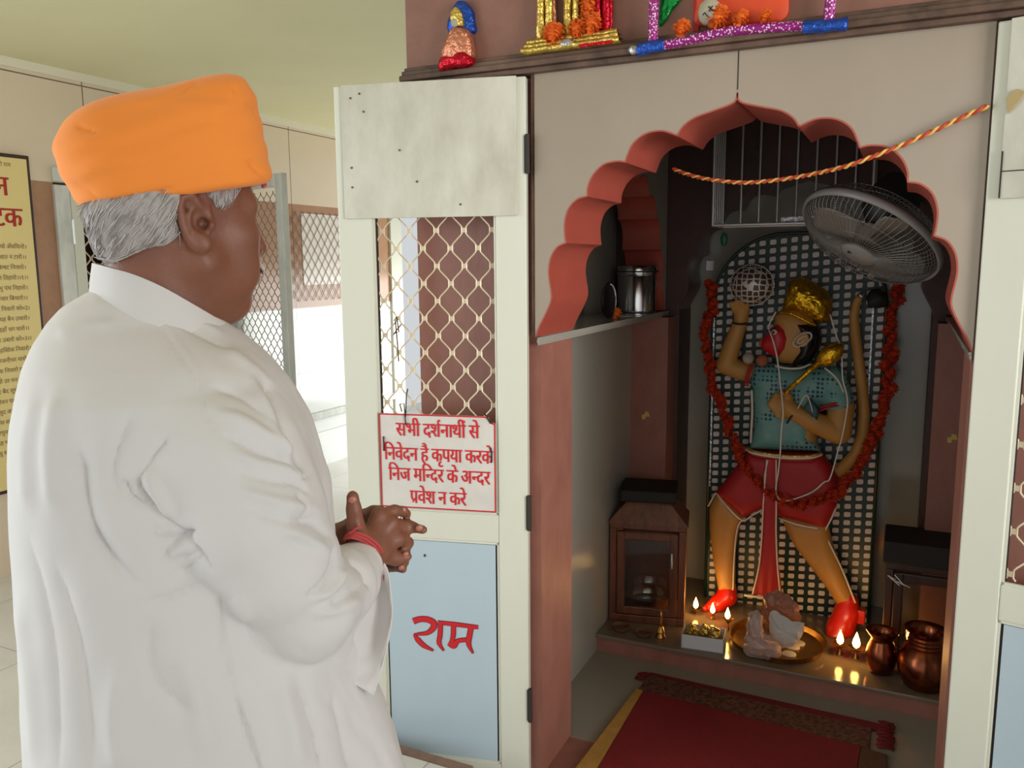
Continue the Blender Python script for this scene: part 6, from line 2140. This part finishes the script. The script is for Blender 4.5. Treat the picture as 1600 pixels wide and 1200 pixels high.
def f_sleeve(P):
    d = sd_chain(P, [s[0] for s in SL], [s[1] for s in SL])
    d = smin(d, sd_chain(P, [s[0] for s in FA], [s[1] for s in FA]), 0.02)
    d = smin(d, sd_cone(P, L(466, 968, -0.140), L(516, 1022, -0.100), 0.038, 0.014), 0.05)
    d = smin(d, sd_cone(P, L(516, 1020, -0.100), L(560, 925, -0.050), 0.014, 0.020), 0.03)
    # mouth of the sleeve
    a, b_ = L(552, 935, -0.035), L(610, 885, 0.03)
    ax = (b_ - a) / np.linalg.norm(b_ - a)
    d = smax(d, (P - L(590, 905, -0.01)) @ ax, 0.004)
    cav = sd_chain(P, [L(520, 960, -0.065), L(570, 920, -0.02), L(640, 860, 0.06)], [0.030, 0.034, 0.05])
    return smax(d, -cav, 0.004)


def f_kurta(P):
    kk = np.interp(P[:, 2], [1.05, 1.25], [0.008, 0.035])
    d = smin(f_torso(P), f_sleeve(P), kk)
    lsl = sd_chain(P, [L(150, 590, 0.11), L(250, 740, 0.18), L(330, 860, 0.20), L(440, 885, 0.20), L(500, 862, 0.16)], [0.08, 0.075, 0.07, 0.062, 0.046])
    d = smin(d, lsl, 0.03)
    # neck opening
    nk = sd_cone(P, L(252, 500, 0), L(262, 400, 0), 0.056, 0.078)
    return smax(d, -nk, 0.006)


Zk = lambda pts: [(x * 0.4375, 400 + y * 0.4375) for x, y in pts]
Zl = lambda pts: [(x * 0.4375, 800 + y * 0.4375) for x, y in pts]
KS = [
    (Zk([(530, 190), (620, 320), (700, 440), (745, 570), (800, 690)]), 3, -0.0016), (Zk([(545, 185), (640, 315), (715, 440), (760, 570)]), 4, 0.0012),
    (Zk([(930, 430), (985, 530), (1040, 660), (1080, 760)]), 8, -0.006), (Zk([(880, 420), (950, 540), (1000, 660), (1030, 740)]), 8, 0.005), (Zk([(800, 330), (900, 400), (990, 480)]), 9, 0.004),
    (Zk([(760, 470), (850, 500), (950, 570), (1020, 650)]), 8, -0.004), (Zk([(780, 560), (880, 600), (980, 660), (1060, 720)]), 9, 0.005), (Zk([(800, 640), (900, 690), (1000, 730), (1080, 780)]), 8, -0.0055),
    (Zk([(830, 700), (930, 740), (1040, 760), (1100, 800)]), 8, 0.0045), (Zk([(840, 770), (950, 800), (1060, 815), (1120, 850)]), 8, -0.005), (Zk([(850, 830), (960, 870), (1060, 890), (1130, 900)]), 9, 0.0045),
    (Zk([(880, 900), (980, 940), (1080, 950), (1150, 940)]), 9, -0.0045), (Zk([(1060, 840), (1100, 900), (1090, 960)]), 8, -0.005), (Zk([(1085, 780), (1095, 795)]), 6, -0.006),
    (Zk([(490, 790), (500, 830), (530, 870), (570, 910)]), 6, -0.008), (Zk([(440, 800), (470, 860), (530, 900)]), 9, -0.008), (Zk([(600, 640), (540, 720), (505, 800)]), 12, -0.006), (Zk([(520, 760), (560, 840), (620, 940)]), 10, 0.007),
    (Zk([(560, 905), (620, 960), (690, 1040), (760, 1130)]), 7, -0.006), (Zk([(590, 1020), (650, 1000), (700, 975)]), 7, -0.005), (Zk([(560, 980), (630, 970)]), 7, 0.003), (Zk([(640, 1080), (710, 1050)]), 7, -0.004),
    (Zk([(430, 870), (400, 780), (420, 680), (470, 560)]), 16, -0.006), (Zk([(280, 700), (290, 850), (330, 1000), (420, 1150)]), 22, -0.012), (Zk([(200, 500), (180, 700), (190, 900)]), 16, 0.005), (Zk([(120, 500), (90, 700), (95, 900)]), 14, 0.004),
    (Zk([(340, 130), (420, 170), (520, 200)]), 8, -0.003), (Zk([(200, 290), (300, 250), (420, 240)]), 12, 0.003), (Zk([(560, 180), (680, 260), (780, 310), (830, 330)]), 7, -0.004), (Zk([(600, 160), (700, 230), (800, 280)]), 7, 0.003),
    (Zl([(300, 60), (380, 150), (500, 260)]), 14, -0.006), (Zl([(520, 330), (620, 300), (720, 255)]), 9, -0.006), (Zl([(560, 180), (640, 90), (690, 70)]), 8, -0.005), (Zl([(640, 220), (720, 160)]), 7, -0.004), (Zl([(600, 150), (680, 130)]), 8, 0.003),
    (Zl([(785, 290), (795, 420), (815, 560), (838, 640)]), 6, -0.004), 
    (Zl([(540, 400), (530, 520), (580, 640), (700, 720)]), 20, -0.006), (Zl([(640, 500), (690, 620), (760, 900)]), 20, 0.006), (Zl([(1060, 590), (1105, 740), (1150, 930)]), 12, -0.005), (Zl([(1000, 600), (1040, 760), (1060, 930)]), 16, 0.005), (Zl([(1190, 640), (1220, 780), (1260, 930)]), 14, -0.004),
    (Zl([(100, 100), (190, 480), (210, 930)]), 16, -0.004), (Zl([(200, 200), (290, 500), (330, 930)]), 18, -0.005), (Zl([(60, 300), (100, 600), (120, 930)]), 14, 0.004), (Zl([(420, 560), (400, 760), (430, 930)]), 20, 0.005),
    (Zl([(1205, 120), (1195, 200), (1150, 270), (1100, 300)]), 6, -0.009), (Zl([(1230, 200), (1200, 260), (1130, 310)]), 6, 0.006), (Zl([(1250, 170), (1300, 210), (1320, 270)]), 5, -0.006), (Zl([(1180, 330), (1240, 300), (1300, 260)]), 7, -0.005), (Zl([(1120, 360), (1200, 350), (1290, 310)]), 8, 0.004),
    (Zl([(1040, 20), (1120, 40), (1190, 90)]), 8, -0.005), (Zl([(1000, 60), (1090, 90), (1180, 140)]), 9, 0.004), (Zl([(860, 380), (920, 480), (1000, 550)]), 10, -0.005), (Zl([(830, 300), (890, 400)]), 12, 0.004)]
KD = stroke_disp([(p_, w_ * 0.92, a_ * 1.4) for p_, w_, a_ in KS])


SLIT = np.array(catmull([(364, 1072), (376, 1106), (387, 1138), (408, 1204), (438, 1310), (462, 1400)], 6))


def kurta_disp(V, Q):
    V = KD(V, Q)
    N = vnormals(V, Q)
    # side slit: the front panel overlaps the back panel
    px = pix(V)
    xs = np.interp(px[:, 1], SLIT[:, 1], SLIT[:, 0])
    dx = px[:, 0] - xs
    on = np.clip((px[:, 1] - 1072) / 40, 0, 1) * (V[:, 1] < -0.02)
    V = V + N * (on * 0.0065 * (np.clip(dx / 4.5 + 0.5, 0, 1) * np.exp(-np.clip(dx, 0, None) / 28) - 0.5 * np.exp(-(dx / 9) ** 2) * (dx < 0)))[:, None]
    s = np.array([mnoise.noise(Vector((v[0] * 9, v[1] * 9, v[2] * 5))) + 0.45 * mnoise.noise(Vector((v[0] * 26, v[1] * 26, v[2] * 16 + 5))) for v in V])
    s = s + 0.34 * np.array([mnoise.noise(Vector(((v[0] + v[2] * 0.5) * 70, v[1] * 40, (v[2] - v[0] * 0.5) * 22))) for v in V]) * np.clip((V[:, 0] + 0.02) / 0.1, 0, 1)
    low = np.clip((1.0 - V[:, 2]) / 0.4, 0, 1)
    ang = np.arctan2(V[:, 1], V[:, 0] - 0.02)
    return V + N * (0.0035 * s + low * 0.006 * np.sin(ang * 9 + 1.3 * np.sin(V[:, 2] * 5)))[:, None]


kt = man_net('kurta', f_kurta, (-0.38, -0.36, 0.46), (0.40, 0.36, 1.50), 0.0042, M['cotton'], MAN, 3, lip=3.2, disp=kurta_disp)
kt.data.polygons.foreach_set('use_smooth', [True] * len(kt.data.polygons))
# collar band
RC = [(146, 452, 0.0), (172, 460, -0.050), (215, 472, -0.074), (262, 491, -0.080), (312, 517, -0.074), (352, 538, -0.050), (366, 544, -0.012), (350, 526, 0.042), (300, 498, 0.074), (230, 470, 0.080), (172, 454, 0.052)]
ring_ = catmull([L(*q) for q in RC], 6, True)
cen = np.mean(ring_, 0)
rows = [[], [], [], [], []]
for p in ring_:
    o = np.array([p[0] - cen[0], p[1], 0]); o /= np.linalg.norm(o)
    up = np.array([-0.10, 0, 1.0])
    for i, (h, q) in enumerate(((-0.022, 0.010), (0.010, 0.003), (0.034, -0.004), (0.0335, -0.0070), (-0.022, 0.004))):
        rows[i].append(toW(p + up * h + o * q))
b = MB(); b.grid(rows, True); b.build('collar_band', M['cotton'], kt, smooth=True, angle=60)
b = MB().lathe([(0.0055, 0), (0.006, 0.001), (0.004, 0.0022), (0.0005, 0.0024)], toW(L(350, 521, -0.045)), 14, axis=tuple(-EW)); b.build('collar_button', M['cotton'], kt, smooth=True)
# hanging far half of the wide cuff
near = [(548, 880, -0.045), (564, 892, -0.050), (570, 910, -0.055), (556, 950, -0.065), (530, 1000, -0.095), (498, 1040, -0.118)]
far_ = [(574, 864, -0.015), (602, 884, -0.015), (610, 925, -0.030), (612, 966, -0.055), (600, 1030, -0.095), (583, 1086, -0.120)]
mid_ = [(552, 895, 0.005), (574, 905, 0.005), (586, 935, -0.010), (584, 980, -0.035), (566, 1035, -0.085), (536, 1062, -0.110)]
A, B_, C_ = (catmull([L(*q) for q in s], 6) for s in (near, mid_, far_))
rows = []
for i in range(len(A)):
    r = []
    for k in range(9):
        t = k / 8
        p = (1 - t) ** 2 * A[i] + 2 * t * (1 - t) * (2 * B_[i] - 0.5 * (A[i] + C_[i])) + t * t * C_[i]
        r.append(toW(p + np.array([0, 0, 0.0015 * math.sin(i * 0.9 + k)])))
    rows.append(r)
b = MB(); b.grid(rows); o = b.build('cuff_flap', M['cotton'], kt, smooth=True)
sd_ = o.modifiers.new('thickness', 'SOLIDIFY'); sd_.thickness = 0.0018
b = MB().tube([toW(p) for p in C_], 0.0016, 6); b.build('cuff_hem', M['cotton'], kt, smooth=True)
# trousers and sandals
for a, nm in zip(LEG, ('right', 'left')):
    a = [np.array(q) for q in a]
    b = MB().tube([toW(q) for q in catmull([a[0] + (0, 0, 0.0), a[0] * 0.5 + a[1] * 0.5, a[1], a[1] * 0.5 + a[2] * 0.5, a[2] + (0, 0, 0.015)], 5)], np.interp(np.linspace(0, 1, 21), [0, 0.5, 1], [0.078, 0.085, 0.075]), 24)
    b.build(nm + '_trouser_leg', M['cotton'], MAN, smooth=True, angle=60)
    b = MB()
    an = toW(a[2]); fd = EU * 0.87 + EW * 0.49
    sdv = np.array([-fd[1], fd[0], 0])
    b.prism([(-0.07, -0.035), (0.19, -0.045), (0.23, 0.0), (0.19, 0.05), (-0.07, 0.035), (-0.09, 0)], (an[0], an[1], 0.001), fd, sdv, (0, 0, 0.009))
    b.build(nm + '_sandal_sole', M['leather'], MAN, bevel=0.003)
# red thread round the right wrist
b = MB()
for k, (dx, dy) in enumerate(((0, 0), (3, -4), (-2, 4), (1, 2))):
    pts = [(541 + dx, 838 + dy, -0.012), (552 + dx, 836 + dy, -0.026), (570 + dx, 842 + dy, -0.0265 + 0.001 * k), (588 + dx, 856 + dy, -0.0225), (599 + dx * .4, 876 + dy, -0.006), (598, 890, 0.015), (580, 884, 0.034), (556, 862, 0.036), (541, 846, 0.014)]
    b.tube(catmull([toW(L(*q)) for q in pts], 6, True), 0.0026, 6, closed=True)
b.tube(catmull([toW(L(*q)) for q in ((545, 834, -0.03), (556, 826, -0.034), (566, 822, -0.030))], 5), 0.0018, 6)
kv = b.build('wrist_thread', M['kalava'], MAN, smooth=True)
b = MB().tube(catmull([toW(L(*q)) for q in ((598, 882, -0.01), (601, 894, -0.012), (600, 904, -0.012), (604, 916, -0.012))], 5), 0.0013, 6); b.build('thread_tail', M['kalava'], kv, smooth=True)
bpy.context.view_layer.update()
